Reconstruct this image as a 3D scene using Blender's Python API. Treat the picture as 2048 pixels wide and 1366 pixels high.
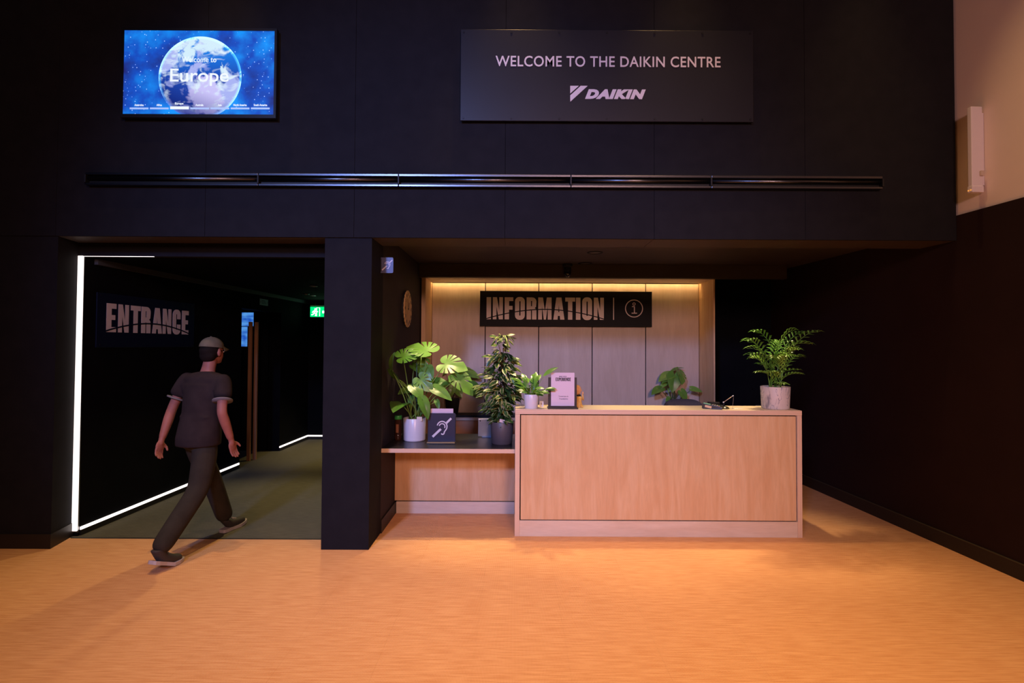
import bpy, bmesh, math, random
from mathutils import Vector, Matrix, Euler

random.seed(7)
scene = bpy.context.scene
for o in list(bpy.data.objects):
    bpy.data.objects.remove(o)
COL = scene.collection

# ------------------------------------------------------------------ camera
F_PX, W_PX, H_PX = 1072.0, 2048.0, 1366.0
CAM = Vector((0.0, -4.64, 1.66))
PITCH, ROLL = math.radians(1.29), math.radians(0.30)
SH_X, SH_Y = -0.00244, -0.00835
cam_data = bpy.data.cameras.new('camera')
cam_data.sensor_width = 36.0
cam_data.lens = F_PX * 36.0 / W_PX
cam_data.shift_x, cam_data.shift_y = SH_X, SH_Y
cam_data.clip_start = 0.05
cam = bpy.data.objects.new('camera', cam_data)
COL.objects.link(cam)
CAM_ROT = Matrix.Rotation(math.pi/2 + PITCH, 3, 'X') @ Matrix.Rotation(ROLL, 3, 'Z')
cam.matrix_world = Matrix.Translation(CAM) @ CAM_ROT.to_4x4()
scene.camera = cam

def ray(px, py):
    u = (px - W_PX/2 + SH_X*W_PX) / F_PX
    v = -(py - H_PX/2 - SH_Y*W_PX) / F_PX
    return CAM_ROT @ Vector((u, v, -1.0))
def P(px, py, Y):                       # photograph pixel -> point at depth Y (metres)
    d = ray(px, py)
    return CAM + d * ((Y - CAM.y) / d.y)
def PZ(px, py, z):                      # photograph pixel -> point at height z
    d = ray(px, py)
    return CAM + d * ((z - CAM.z) / d.z)

# ------------------------------------------------------------------ world, lights, exposure
world = bpy.data.worlds.new('world'); scene.world = world
world.use_nodes = True
world.node_tree.nodes['Background'].inputs[0].default_value = (0.5, 0.45, 0.55, 1)
world.node_tree.nodes['Background'].inputs[1].default_value = 0.003
scene.view_settings.view_transform = 'Standard'
scene.view_settings.look = 'None'
scene.view_settings.exposure = 0.0
scene.view_settings.gamma = 1.0
scene.view_settings.use_curve_mapping = False

def aim(o, target):
    d = Vector(target) - o.location
    o.rotation_euler = d.to_track_quat('-Z', 'Y').to_euler()
def spot(name, loc, target, energy, color, angle, blend=0.5, radius=0.05):
    l = bpy.data.lights.new(name, 'SPOT')
    l.energy, l.color, l.spot_size, l.spot_blend, l.shadow_soft_size = energy, color, math.radians(angle), blend, radius
    o = bpy.data.objects.new(name, l); COL.objects.link(o); o.location = loc; aim(o, target)
    return o
def area(name, loc, target, energy, color, sx, sy, spread=180):
    l = bpy.data.lights.new(name, 'AREA')
    l.energy, l.color, l.shape, l.size, l.size_y = energy, color, 'RECTANGLE', sx, sy
    l.spread = math.radians(spread)
    o = bpy.data.objects.new(name, l); COL.objects.link(o); o.location = loc; aim(o, target)
    return o

WARM = (1.0, 0.60, 0.235)
# high ceiling spots just in front of the dark fascia (they give the sharp soffit shadow on the floor)
for x, e in ((-2.4, 135), (0.0, 160), (1.4, 160), (2.9, 100)):
    spot('ceiling_spot', (x, -0.62, 5.9), (x*0.95, -1.6, 0), e*1.95, WARM, 52, 0.9, 0.03)
for x, e in ((-2.9, 170), (-0.6, 185), (1.6, 185), (3.0, 105)):
    spot('ceiling_spot', (x, -1.18, 5.9), (x*0.9, -1.9, 0), e*0.75, WARM, 64, 0.9, 0.04)
for x, e in ((-1.6, 160), (1.5, 190)):
    spot('ceiling_spot', (x, -3.4, 5.9), (x*0.9, -1.6, 0), e*1.3, WARM, 66, 0.9, 0.08)
# pink and blue stage lighting of the hall plus an added wide fill, behind and above the camera
spot('hall_light_pink', (1.4, -9.0, 3.7), (0.9, 0.3, 0.95), 310, (1.0, 0.60, 0.62), 34, 1.0, 0.35)
area('wide_pink_fill', (1.2, -8.2, 3.7), (0.7, -0.2, 2.1), 88, (1.0, 0.56, 0.50), 1.2, 0.8, 110)  # added fill, not a hall lamp; weakly brightens walls and lettering
spot('hall_light_blue', (-2.6, -8.4, 4.9), (-0.75, -0.2, 1.9), 2500, (0.26, 0.38, 1.0), 46, 1.0, 0.35)
# recessed spots over the desk, hidden behind the soffit drop
for x, y, tx, ty, e in ((-0.75, 0.55, -0.75, 0.45, 110), (0.0, 0.40, -0.06, 0.32, 130), (1.15, 0.42, 1.1, 0.15, 120), (2.1, 0.42, 2.25, 0.18, 120)):
    spot('soffit_downlight', (x, y, 2.60), (tx, ty, 0.9), e, (1.0, 0.74, 0.40), 50, 0.9, 0.03)
# corridor downlights
spot('corridor_downlight', (-2.3, 1.9, 2.36), (-2.5, 0.7, 0), 110, (1.0, 0.78, 0.36), 80, 0.8, 0.04)
spot('corridor_downlight', (-2.4, 4.0, 2.36), (-2.6, 3.7, 0), 150, (1.0, 0.75, 0.30), 70, 0.8, 0.04)

# ------------------------------------------------------------------ helpers
def lin(c):
    f = lambda v: v/12.92 if v <= 0.04045 else ((v+0.055)/1.055)**2.4
    return tuple(f(v/255.0) for v in c)
MATS = {}
def mat(name, color, rough=0.6, metallic=0.0, spec=0.5, emit=None, estr=0.0):
    if name in MATS: return MATS[name]
    m = bpy.data.materials.new(name); m.use_nodes = True
    b = m.node_tree.nodes['Principled BSDF']
    b.inputs['Base Color'].default_value = (*color, 1)
    b.inputs['Roughness'].default_value = rough
    b.inputs['Metallic'].default_value = metallic
    b.inputs['Specular IOR Level'].default_value = spec
    if emit:
        b.inputs['Emission Color'].default_value = (*emit, 1)
        b.inputs['Emission Strength'].default_value = estr
    MATS[name] = m
    return m
def noisy(name, c1, c2, scale=(1,1,1), nscale=5.0, detail=4.0, rough=0.6, bump=0.0, coord='Object', spec=0.5, lo=0.3, hi=0.7, bscale=None, rand=0.0, metallic=0.0):
    m = mat(name, c1, rough, metallic, spec)
    nt = m.node_tree; N, L = nt.nodes, nt.links
    b = N['Principled BSDF']
    tc = N.new('ShaderNodeTexCoord'); mp = N.new('ShaderNodeMapping')
    mp.inputs['Scale'].default_value = scale
    L.new(tc.outputs[coord], mp.inputs['Vector'])
    no = N.new('ShaderNodeTexNoise'); no.inputs['Scale'].default_value = nscale; no.inputs['Detail'].default_value = detail
    L.new(mp.outputs[0], no.inputs['Vector'])
    rp = N.new('ShaderNodeValToRGB')
    rp.color_ramp.elements[0].position, rp.color_ramp.elements[1].position = lo, hi
    rp.color_ramp.elements[0].color = (*c1, 1); rp.color_ramp.elements[1].color = (*c2, 1)
    L.new(no.outputs['Fac'], rp.inputs[0])
    out = rp.outputs[0]
    if rand:
        oi = N.new('ShaderNodeObjectInfo'); hs = N.new('ShaderNodeHueSaturation')
        mr = N.new('ShaderNodeMapRange'); mr.inputs[3].default_value = 1-rand; mr.inputs[4].default_value = 1+rand
        L.new(oi.outputs['Random'], mr.inputs[0]); L.new(mr.outputs[0], hs.inputs['Value']); L.new(out, hs.inputs['Color'])
        out = hs.outputs[0]
    L.new(out, b.inputs['Base Color'])
    if bump:
        bp = N.new('ShaderNodeBump'); bp.inputs['Strength'].default_value = bump; bp.inputs['Distance'].default_value = 0.002
        src = no
        if bscale:
            src = N.new('ShaderNodeTexNoise'); src.inputs['Scale'].default_value = bscale; src.inputs['Detail'].default_value = 2
            L.new(tc.outputs[coord], src.inputs['Vector'])
        L.new(src.outputs['Fac'], bp.inputs['Height']); L.new(bp.outputs[0], b.inputs['Normal'])
    return m

def link(name, me, m=None, parent=None, smooth=False):
    o = bpy.data.objects.new(name, me); COL.objects.link(o)
    if m is not None and not me.materials: me.materials.append(m)
    if smooth:
        for p in me.polygons: p.use_smooth = True
    if parent is not None: o.parent = parent
    return o
def mesh(name, v, f, m=None, parent=None, smooth=False):
    me = bpy.data.meshes.new(name); me.from_pydata([tuple(p) for p in v], [], f); me.update()
    return link(name, me, m, parent, smooth)
def bm_obj(name, bm, m=None, parent=None, smooth=False):
    me = bpy.data.meshes.new(name); bmesh.ops.recalc_face_normals(bm, faces=bm.faces[:]); bm.to_mesh(me); bm.free()
    return link(name, me, m, parent, smooth)
def add_box(bm, x0, x1, y0, y1, z0, z1, bevel=0.0):
    r = bmesh.ops.create_cube(bm, size=1.0)
    for v in r['verts']:
        v.co = Vector(((x0+x1)/2 + v.co.x*(x1-x0), (y0+y1)/2 + v.co.y*(y1-y0), (z0+z1)/2 + v.co.z*(z1-z0)))
    if bevel:
        es = list({e for v in r['verts'] for e in v.link_edges})
        bmesh.ops.bevel(bm, geom=es, offset=bevel, segments=2, affect='EDGES', profile=0.5)
def box(name, x0, x1, y0, y1, z0, z1, m, parent=None, bevel=0.0):
    bm = bmesh.new(); add_box(bm, x0, x1, y0, y1, z0, z1, bevel)
    return bm_obj(name, bm, m, parent)
def prism_xy(name, pts, z0, z1, m, parent=None):      # plan outline extruded upwards
    n = len(pts)
    v = [(x, y, z0) for x, y in pts] + [(x, y, z1) for x, y in pts]
    f = [tuple(range(n))[::-1], tuple(range(n, 2*n))] + [(i, (i+1) % n, n+(i+1) % n, n+i) for i in range(n)]
    return mesh(name, v, f, m, parent)
def prism_xz(name, pts, y0, y1, m, parent=None, bevel=0):      # front outline extruded in depth
    bm = bmesh.new()
    vs = [bm.verts.new((x, y0, z)) for x, z in pts]
    f = bm.faces.new(vs)
    r = bmesh.ops.extrude_face_region(bm, geom=[f])
    for g in r['geom']:
        if isinstance(g, bmesh.types.BMVert): g.co.y = y1
    return bm_obj(name, bm, m, parent)
def wallseg(name, a, b, t, z0, z1, m, parent=None):    # wall between plan points a,b; thickness t to the left of a->b
    d = (Vector(b) - Vector(a)).normalized(); n = Vector((-d.y, d.x)) * t
    return prism_xy(name, [tuple(a), tuple(b), (b[0]+n.x, b[1]+n.y), (a[0]+n.x, a[1]+n.y)], z0, z1, m, parent)
def add_tube(bm, pts, radii, segs=8, cap=True):
    pts = [Vector(p) for p in pts]
    if not hasattr(radii, '__len__'): radii = [radii]*len(pts)
    rings = []; up = Vector((0.13, 0.2, 1)).normalized()
    for i, p in enumerate(pts):
        t = (pts[min(i+1, len(pts)-1)] - pts[max(i-1, 0)]).normalized()
        s = t.cross(up)
        if s.length < 1e-3: s = t.cross(Vector((1, 0, 0)))
        s.normalize(); w = s.cross(t)
        rings.append([bm.verts.new(p + (s*math.cos(a) + w*math.sin(a))*radii[i]) for a in [2*math.pi*k/segs for k in range(segs)]])
    for a, b in zip(rings, rings[1:]):
        for k in range(segs):
            bm.faces.new((a[k], a[(k+1) % segs], b[(k+1) % segs], b[k]))
    if cap:
        bm.faces.new(rings[0][::-1]); bm.faces.new(rings[-1])
def tube(name, pts, radii, m, parent=None, segs=8):
    bm = bmesh.new(); add_tube(bm, pts, radii, segs)
    return bm_obj(name, bm, m, parent, True)
def lathe(name, prof, m, parent=None, segs=32, center=(0, 0, 0), smooth=True, axis='Z'):
    bm = bmesh.new(); rings = []
    for r, z in prof:
        if r < 1e-6: rings.append([bm.verts.new((0, 0, z))])
        else: rings.append([bm.verts.new((r*math.cos(2*math.pi*k/segs), r*math.sin(2*math.pi*k/segs), z)) for k in range(segs)])
    for a, b in zip(rings, rings[1:]):
        for k in range(segs):
            k2 = (k+1) % segs
            if len(a) == 1 and len(b) == 1: continue
            if len(a) == 1: bm.faces.new((a[0], b[k2], b[k]))
            elif len(b) == 1: bm.faces.new((a[k], a[k2], b[0]))
            else: bm.faces.new((a[k], a[k2], b[k2], b[k]))
    M = Matrix.Translation(center)
    if axis == 'Y': M = M @ Matrix.Rotation(math.pi/2, 4, 'X')
    if axis == 'X': M = M @ Matrix.Rotation(math.pi/2, 4, 'Y')
    bm.transform(M)
    o = bm_obj(name, bm, m, parent, smooth)
    if smooth:
        try:
            o.data.set_sharp_from_angle(angle=math.radians(40))
        except Exception: pass
    return o
def empty(name, loc=(0, 0, 0), rz=0.0):
    o = bpy.data.objects.new(name, None); COL.objects.link(o); o.location = loc; o.rotation_euler.z = rz
    o.empty_display_size = 0.05
    return o
def tag(o, label=None, cat=None, group=None, kind=None):
    if label: o['label'] = label
    if cat: o['category'] = cat
    if group: o['group'] = group
    if kind: o['kind'] = kind
    return o
def struct(o, label=None, cat=None):
    o['kind'] = 'structure'
    if label: o['label'] = label
    if cat: o['category'] = cat
    return o

# ---- flat lettering (printed / cut letters), built in the x-z plane, facing -y
def curve_mesh(splines, extrude):
    cu = bpy.data.curves.new('tmp', 'CURVE'); cu.dimensions = '2D'; cu.fill_mode = 'BOTH'; cu.extrude = extrude
    for pts in splines:
        s = cu.splines.new('POLY'); s.points.add(len(pts)-1)
        for p, q in zip(s.points, pts): p.co = (q[0], q[1], 0, 1)
        s.use_cyclic_u = True
    return eval_mesh(cu)
def eval_mesh(cu):
    ob = bpy.data.objects.new('tmp', cu); COL.objects.link(ob)
    dg = bpy.context.evaluated_depsgraph_get()
    me = bpy.data.meshes.new_from_object(ob.evaluated_get(dg))
    bpy.data.objects.remove(ob); bpy.data.curves.remove(cu)
    return me
def place_flat(me, name, x0, x1, z0, z1, y, m, parent, keep=None):
    xs = [v.co.x for v in me.vertices]; ys = [v.co.y for v in me.vertices]
    if keep: bx0, bx1, by0, by1 = keep
    else: bx0, bx1, by0, by1 = min(xs), max(xs), min(ys), max(ys)
    for v in me.vertices:
        c = v.co.copy()
        v.co = (x0 + (c.x-bx0)/(bx1-bx0)*(x1-x0), y - c.z, z0 + (c.y-by0)/(by1-by0)*(z1-z0))
    me.materials.clear()
    return link(name, me, m, parent)
def text(name, s, x0, x1, z0, z1, y, m, parent, bold=0.0, shear=0.0, spacing=1.0, ext=0.0008):
    cu = bpy.data.curves.new('tmp', 'FONT'); cu.body = s; cu.offset = bold; cu.shear = shear; cu.space_character = spacing
    cu.extrude = ext; cu.resolution_u = 4
    return place_flat(eval_mesh(cu), name, x0, x1, z0, z1, y, m, parent)
def arc(cx, cy, rx, ry, a0, a1, n=8):
    return [(cx + rx*math.cos(math.radians(a0+(a1-a0)*i/n)), cy + ry*math.sin(math.radians(a0+(a1-a0)*i/n))) for i in range(n+1)]
def rrect(x0, y0, x1, y1, r, n=6):
    return arc(x1-r, y1-r, r, r, 0, 90, n) + arc(x0+r, y1-r, r, r, 90, 180, n) + arc(x0+r, y0+r, r, r, 180, 270, n) + arc(x1-r, y0+r, r, r, 270, 360, n)
GL = {
 'I': (.21, [[(0,0),(.21,0),(.21,1),(0,1)]]),
 'N': (.47, [[(0,0),(.17,0),(.17,.58),(.285,0),(.47,0),(.47,1),(.30,1),(.30,.42),(.19,1),(0,1)]]),
 'F': (.40, [[(0,0),(.205,0),(.205,.44),(.37,.44),(.37,.61),(.205,.61),(.205,.83),(.40,.83),(.40,1),(0,1)]]),
 'E': (.41, [[(0,0),(.41,0),(.41,.18),(.21,.18),(.21,.43),(.37,.43),(.37,.60),(.21,.60),(.21,.82),(.41,.82),(.41,1),(0,1)]]),
 'O': (.46, [rrect(0,-.015,.46,1.015,.2), rrect(.2,.17,.26,.83,.029,3)]),
 'R': (.46, [[(0,0),(.205,0),(.205,.42),(.255,.40),(.255,0),(.46,0),(.46,.40),(.44,.47),(.38,.52),(.44,.57)] + arc(.26,.80,.2,.2,0,90,6) + [(0,1)], [(.205,.60),(.255,.60),(.255,.84),(.205,.84)]]),
 'P': (.46, [[(0,0),(.205,0),(.205,.40),(.26,.40)] + arc(.26,.60,.2,.2,-90,0,5) + arc(.26,.80,.2,.2,0,90,5) + [(0,1)], [(.205,.56),(.255,.56),(.255,.84),(.205,.84)]]),
 'M': (.625, [[(0,0),(.175,0),(.175,.62),(.265,0),(.36,0),(.45,.62),(.45,0),(.625,0),(.625,1),(.405,1),(.3125,.38),(.22,1),(0,1)]]),
 'A': (.52, [[(0,0),(.2,0),(.215,.17),(.305,.17),(.32,0),(.52,0),(.38,1),(.14,1)], [(.235,.34),(.285,.34),(.26,.66)]]),
 'T': (.464, [[(.13,0),(.334,0),(.334,.82),(.464,.82),(.464,1),(0,1),(0,.82),(.13,.82)]]),
 'C': (.455, [[(.455,.62),(.455,.80)] + arc(.255,.815,.2,.2,0,90,5) + arc(.2,.815,.2,.2,90,180,5) + arc(.2,.185,.2,.2,180,270,5) + arc(.255,.185,.2,.2,270,360,5) + [(.455,.40),(.255,.40),(.255,.19),(.23,.165),(.2,.19),(.2,.81),(.23,.835),(.255,.81),(.255,.62)]]),
 'X': (.48, [[(0,0),(.2,0),(.24,.28),(.28,0),(.48,0),(.37,.5),(.47,1),(.28,1),(.24,.74),(.2,1),(.01,1),(.11,.5)]]),
}
def headline(name, word, x0, x1, z0, z1, y, m, parent, gap=.085):
    x = 0; pos = []
    for ch in word:
        pos.append((ch, x)); x += GL[ch][0] + (gap if ch not in 'AT' else gap*0.45)
    x -= gap
    for ch, px in pos:
        w, polys = GL[ch]
        place_flat(curve_mesh(polys, 0.0008), 'letter', x0 + px/x*(x1-x0), x0 + (px+w)/x*(x1-x0), z0, z1, y, m, parent, keep=(0, w, 0, 1))
def ribbon(name, pts, w, y, m, parent, ext=0.0008, taper=False):
    n = len(pts); L = []; R = []
    for i, p in enumerate(pts):
        a, b = Vector(pts[max(i-1, 0)]), Vector(pts[min(i+1, n-1)])
        t = (b-a).normalized(); nn = Vector((-t.y, t.x)) * (w/2)
        if taper: nn *= max(0.08, math.sin(math.pi*i/(n-1))**0.4)
        L.append((p[0]+nn.x, p[1]+nn.y)); R.append((p[0]-nn.x, p[1]-nn.y))
    v = [(a, y-ext, b) for a, b in L] + [(a, y-ext, b) for a, b in R] + [(a, y+ext, b) for a, b in L] + [(a, y+ext, b) for a, b in R]
    f = []
    for i in range(n-1):
        f += [(i, i+1, n+i+1, n+i), (2*n+i, 3*n+i, 3*n+i+1, 2*n+i+1), (i, 2*n+i, 2*n+i+1, i+1), (n+i, n+i+1, 3*n+i+1, 3*n+i)]
    f += [(0, n, 3*n, 2*n), (n-1, 3*n-1, 4*n-1, 2*n-1)]
    return mesh(name, v, f, m, parent)
def disc_xz(name, cx, cz, r, y0, y1, m, parent, segs=32):
    return prism_xz(name, [(cx+r*math.cos(2*math.pi*k/segs), cz+r*math.sin(2*math.pi*k/segs)) for k in range(segs)], y0, y1, m, parent)
def ear_symbol(cx, cz, s, y, m, parent):           # hearing-loop pictogram, s = overall height
    q = lambda pts: [(cx+a*s, cz+b*s) for a, b in pts]
    ribbon('symbol_stroke', q(arc(.0, .06, .24, .25, 168, -22, 18) + [(.185, -.10), (.145, -.15), (.115, -.20)] + arc(.03, -.235, .075, .085, 10, -150, 8)), .055*s, y, m, parent)
    ribbon('symbol_stroke', q(arc(.0, .06, .14, .14, 168, -30, 12)), .05*s, y, m, parent)
    ribbon('symbol_bar', q([(.20, .22), (.44, .46)]), .10*s, y, m, parent)
    ribbon('symbol_bar', q([(-.46, -.44), (-.06, -.06)]), .11*s, y, m, parent)
def split_letters(o, name='letter'):                # one object for each loose letter of a flat text mesh
    me = o.data; par = list(range(len(me.vertices)))
    def find(i):
        while par[i] != i: par[i] = par[par[i]]; i = par[i]
        return i
    for e in me.edges: par[find(e.vertices[0])] = find(e.vertices[1])
    groups = {}
    for p in me.polygons: groups.setdefault(find(p.vertices[0]), []).append(tuple(p.vertices))
    # front and back skins of one letter may be loose from each other: join by overlapping x range
    bl = []
    for fs in groups.values():
        idx = sorted({i for f in fs for i in f}); xs = [me.vertices[i].co.x for i in idx]
        bl.append([min(xs), max(xs), fs])
    bl.sort(key=lambda b: b[0]); out = []
    for b in bl:
        if out and b[1] <= out[-1][1]+1e-5: out[-1][2] = out[-1][2] + b[2]
        else: out.append(b)
    m = me.materials[0]; parent = o.parent
    for b in out:
        idx = sorted({i for f in b[2] for i in f}); mp = {i: k for k, i in enumerate(idx)}
        mesh(name, [me.vertices[i].co for i in idx], [tuple(mp[i] for i in f) for f in b[2]], m, parent)
    bpy.data.objects.remove(o)

# ------------------------------------------------------------------ materials
M_PANEL = noisy('charcoal_panel', (0.0135, 0.0132, 0.0160), (0.0165, 0.0160, 0.0190), (1, 1, 1), 9, 5, 0.8, 0.15, bscale=220, spec=0.07)
M_DARK = noisy('dark_wall_paint', (0.030, 0.022, 0.022), (0.036, 0.027, 0.027), (1, 1, 1), 4, 4, 0.75, 0.1, bscale=260, spec=0.15)
M_RWALL = noisy('dark_maroon_wall', (0.020, 0.010, 0.010), (0.024, 0.012, 0.012), (1, 1, 1), 4, 4, 0.8, 0.1, bscale=260, spec=0.1)
M_BLACK = mat('matt_black', (0.012, 0.012, 0.013), 0.6, 0, 0.3)
M_CORR = noisy('corridor_black_paint', (0.0045, 0.005, 0.0065), (0.006, 0.0065, 0.008), (1, 1, 1), 4, 3, 0.85, spec=0.03)
M_SKIRT = mat('dark_skirting', (0.020, 0.015, 0.014), 0.45, 0, 0.3)
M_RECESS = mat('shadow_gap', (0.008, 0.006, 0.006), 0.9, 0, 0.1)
M_PLASTER = noisy('pale_plaster', (0.84, 0.70, 0.66), (0.87, 0.73, 0.69), (1, 1, 1), 3, 3, 0.8, 0.05, bscale=90)
M_SOFFIT = noisy('soffit_board', (0.060, 0.042, 0.034), (0.070, 0.050, 0.040), (1, 1, 1), 5, 3, 0.6, spec=0.25)
def wood(name, c1, c2, c3, scale=(9, 9, 1.1), rough=0.5):
    m = mat(name, c1, rough, 0, 0.4)
    nt = m.node_tree; N, L = nt.nodes, nt.links; b = N['Principled BSDF']
    tc = N.new('ShaderNodeTexCoord'); mp = N.new('ShaderNodeMapping'); mp.inputs['Scale'].default_value = scale
    oi = N.new('ShaderNodeObjectInfo'); ad = N.new('ShaderNodeVectorMath'); ad.operation = 'ADD'
    cx = N.new('ShaderNodeCombineXYZ')
    sc = N.new('ShaderNodeMath'); sc.operation = 'MULTIPLY'; sc.inputs[1].default_value = 37.0
    L.new(oi.outputs['Random'], sc.inputs[0]); L.new(sc.outputs[0], cx.inputs[0]); L.new(sc.outputs[0], cx.inputs[2])
    L.new(tc.outputs['Object'], mp.inputs[0]); L.new(mp.outputs[0], ad.inputs[0]); L.new(cx.outputs[0], ad.inputs[1])
    n1 = N.new('ShaderNodeTexNoise'); n1.inputs['Scale'].default_value = 1.3; n1.inputs['Detail'].default_value = 6; n1.inputs['Distortion'].default_value = 0.9
    n2 = N.new('ShaderNodeTexNoise'); n2.inputs['Scale'].default_value = 9.0; n2.inputs['Detail'].default_value = 3
    L.new(ad.outputs[0], n1.inputs['Vector']); L.new(ad.outputs[0], n2.inputs['Vector'])
    r = N.new('ShaderNodeValToRGB'); e = r.color_ramp.elements
    e[0].position = 0.33; e[1].position = 0.68; e[0].color = (*c1, 1); e[1].color = (*c2, 1)
    k = r.color_ramp.elements.new(0.5); k.color = (*c3, 1)
    L.new(n1.outputs['Fac'], r.inputs[0])
    mx = N.new('ShaderNodeMixRGB'); mx.blend_type = 'MULTIPLY'; mx.inputs[0].default_value = 0.16
    L.new(r.outputs[0], mx.inputs[1]); L.new(n2.outputs['Fac'], mx.inputs[2]); L.new(mx.outputs[0], b.inputs['Base Color'])
    return m
M_BIRCH = wood('birch_ply_face', (0.72, 0.44, 0.22), (0.80, 0.55, 0.31), (0.765, 0.495, 0.26))
M_BIRCH2 = wood('birch_ply_pale', (0.74, 0.58, 0.42), (0.82, 0.68, 0.52), (0.78, 0.63, 0.47), (1.2, 9, 9))
M_BIRCHTOP = wood('birch_ply_top', (0.80, 0.62, 0.40), (0.86, 0.70, 0.48), (0.83, 0.66, 0.44), (1.2, 9, 9), 0.45)
def ply_edge(name, axis):
    m = mat(name, (0.7, 0.5, 0.33), 0.6)
    nt = m.node_tree; N, L = nt.nodes, nt.links; b = N['Principled BSDF']
    tc = N.new('ShaderNodeTexCoord'); wv = N.new('ShaderNodeTexWave'); wv.bands_direction = axis
    wv.inputs['Scale'].default_value = 38; wv.inputs['Distortion'].default_value = 0.3
    L.new(tc.outputs['Object'], wv.inputs['Vector'])
    r = N.new('ShaderNodeValToRGB'); e = r.color_ramp.elements
    e[0].color = (0.60, 0.40, 0.26, 1); e[1].color = (0.80, 0.60, 0.43, 1); e[0].position = 0.2; e[1].position = 0.6
    L.new(wv.outputs['Fac'], r.inputs[0]); L.new(r.outputs[0], b.inputs['Base Color'])
    return m
M_EDGE_Z = ply_edge('plywood_edge_flat', 'Z')
M_EDGE_X = ply_edge('plywood_edge_upright', 'X')
# woven vinyl carpet
def carpet(name, c1, c2, c3, s=1.0):
    m = mat(name, c1, 0.85, 0, 0.2)
    nt = m.node_tree; N, L = nt.nodes, nt.links; b = N['Principled BSDF']
    tc = N.new('ShaderNodeNewGeometry')
    def noise(scale, ns, det=3):
        mp = N.new('ShaderNodeMapping'); mp.inputs['Scale'].default_value = scale
        L.new(tc.outputs['Position'], mp.inputs[0])
        n = N.new('ShaderNodeTexNoise'); n.inputs['Scale'].default_value = ns; n.inputs['Detail'].default_value = det
        L.new(mp.outputs[0], n.inputs['Vector']); return n
    a = noise((2.6, 34, 1), 2.4*s, 5)
    wv = N.new('ShaderNodeTexWave'); wv.bands_direction = 'Y'; wv.inputs['Scale'].default_value = 26; wv.inputs['Distortion'].default_value = 0.6
    wx = N.new('ShaderNodeTexWave'); wx.bands_direction = 'X'; wx.inputs['Scale'].default_value = 42; wx.inputs['Distortion'].default_value = 0.5
    for w in (wv, wx): L.new(tc.outputs['Position'], w.inputs['Vector'])
    r = N.new('ShaderNodeValToRGB'); e = r.color_ramp.elements
    e[0].position = 0.36; e[1].position = 0.64; e[0].color = (*c1, 1); e[1].color = (*c2, 1)
    L.new(a.outputs['Fac'], r.inputs[0])
    mw = N.new('ShaderNodeMath'); mw.operation = 'MULTIPLY'; L.new(wv.outputs['Fac'], mw.inputs[0]); L.new(wx.outputs['Fac'], mw.inputs[1])
    mr = N.new('ShaderNodeMapRange'); mr.inputs[3].default_value = 0.0; mr.inputs[4].default_value = 0.9
    L.new(mw.outputs[0], mr.inputs[0])
    mx = N.new('ShaderNodeMixRGB'); L.new(mr.outputs[0], mx.inputs[0]); L.new(r.outputs[0], mx.inputs[1]); mx.inputs[2].default_value = (*c3, 1)
    oi = N.new('ShaderNodeObjectInfo'); hs = N.new('ShaderNodeHueSaturation'); m2 = N.new('ShaderNodeMapRange')
    m2.inputs[3].default_value = 0.994; m2.inputs[4].default_value = 1.006
    L.new(oi.outputs['Random'], m2.inputs[0]); L.new(m2.outputs[0], hs.inputs['Value']); L.new(mx.outputs[0], hs.inputs['Color'])
    L.new(hs.outputs[0], b.inputs['Base Color'])
    bp = N.new('ShaderNodeBump'); bp.inputs['Strength'].default_value = 0.5; bp.inputs['Distance'].default_value = 0.003
    L.new(mw.outputs[0], bp.inputs['Height']); L.new(bp.outputs[0], b.inputs['Normal'])
    return m
M_CARPET = carpet('orange_woven_carpet', (0.60, 0.26, 0.095), (0.74, 0.385, 0.175), (0.88, 0.56, 0.34))
M_CARPET2 = carpet('olive_black_carpet', (0.075, 0.070, 0.050), (0.125, 0.115, 0.080), (0.20, 0.19, 0.14), 1.5)
M_LED = mat('white_led', (1, 1, 1), 0.5, emit=(1.0, 0.90, 0.84), estr=1.7)
M_LEDWARM = mat('warm_led', (1, 1, 1), 0.5, emit=(1.0, 0.62, 0.26), estr=26.0)
M_PRINT = mat('pale_print', (0.80, 0.74, 0.78), 0.5)
M_METAL = mat('brushed_steel', (0.55, 0.55, 0.56), 0.3, 1.0)
M_WHITE = mat('white_plastic', (0.75, 0.73, 0.74), 0.35)

# ------------------------------------------------------------------ floor
fl = box('floor', -5.6, 3.9, -4.6, 2.7, -0.10, -0.006, M_CARPET); struct(fl, 'orange woven carpet floor of the entrance hall')
xs = []; x = -0.207 - 0.5*11
while x < 3.9: xs.append(x); x += 0.5
tile_cache = {}
for ix, x0 in enumerate(xs):
    off = 0.0 if ix % 2 == 0 else 0.5
    y0 = -4.6 - off
    while y0 < 2.7:
        a, b, c, d = max(x0, -5.6), min(x0+0.5, 3.9), max(y0, -4.6), min(y0+1.0, 2.7)
        if b <= -1.2 and d > -0.04: d = -0.04
        if b - a > 0.02 and d - c > 0.02:
            key = (round(b-a, 3), round(d-c, 3))
            if key not in tile_cache:
                o = box('carpet_tile', 0.0002, key[0]-0.0002, 0.0002, key[1]-0.0002, -0.006, 0.0, M_CARPET); tile_cache[key] = o.data
            else:
                o = link('carpet_tile', tile_cache[key])
            o.location = (a, c, 0); o.parent = fl
        y0 += 1.0
# tiles use world-like object coordinates, so the weave runs on across every joint
fc = box('floor_corridor', -3.95, -1.20, -0.04, 4.9, -0.006, 0.0, M_CARPET2); fc.name = 'floor_corridor'
struct(fc, 'dark olive carpet floor inside the entrance corridor')
box('threshold_strip', -3.76, -1.55, -0.052, -0.036, 0.0, 0.003, M_BLACK, fc)

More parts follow.
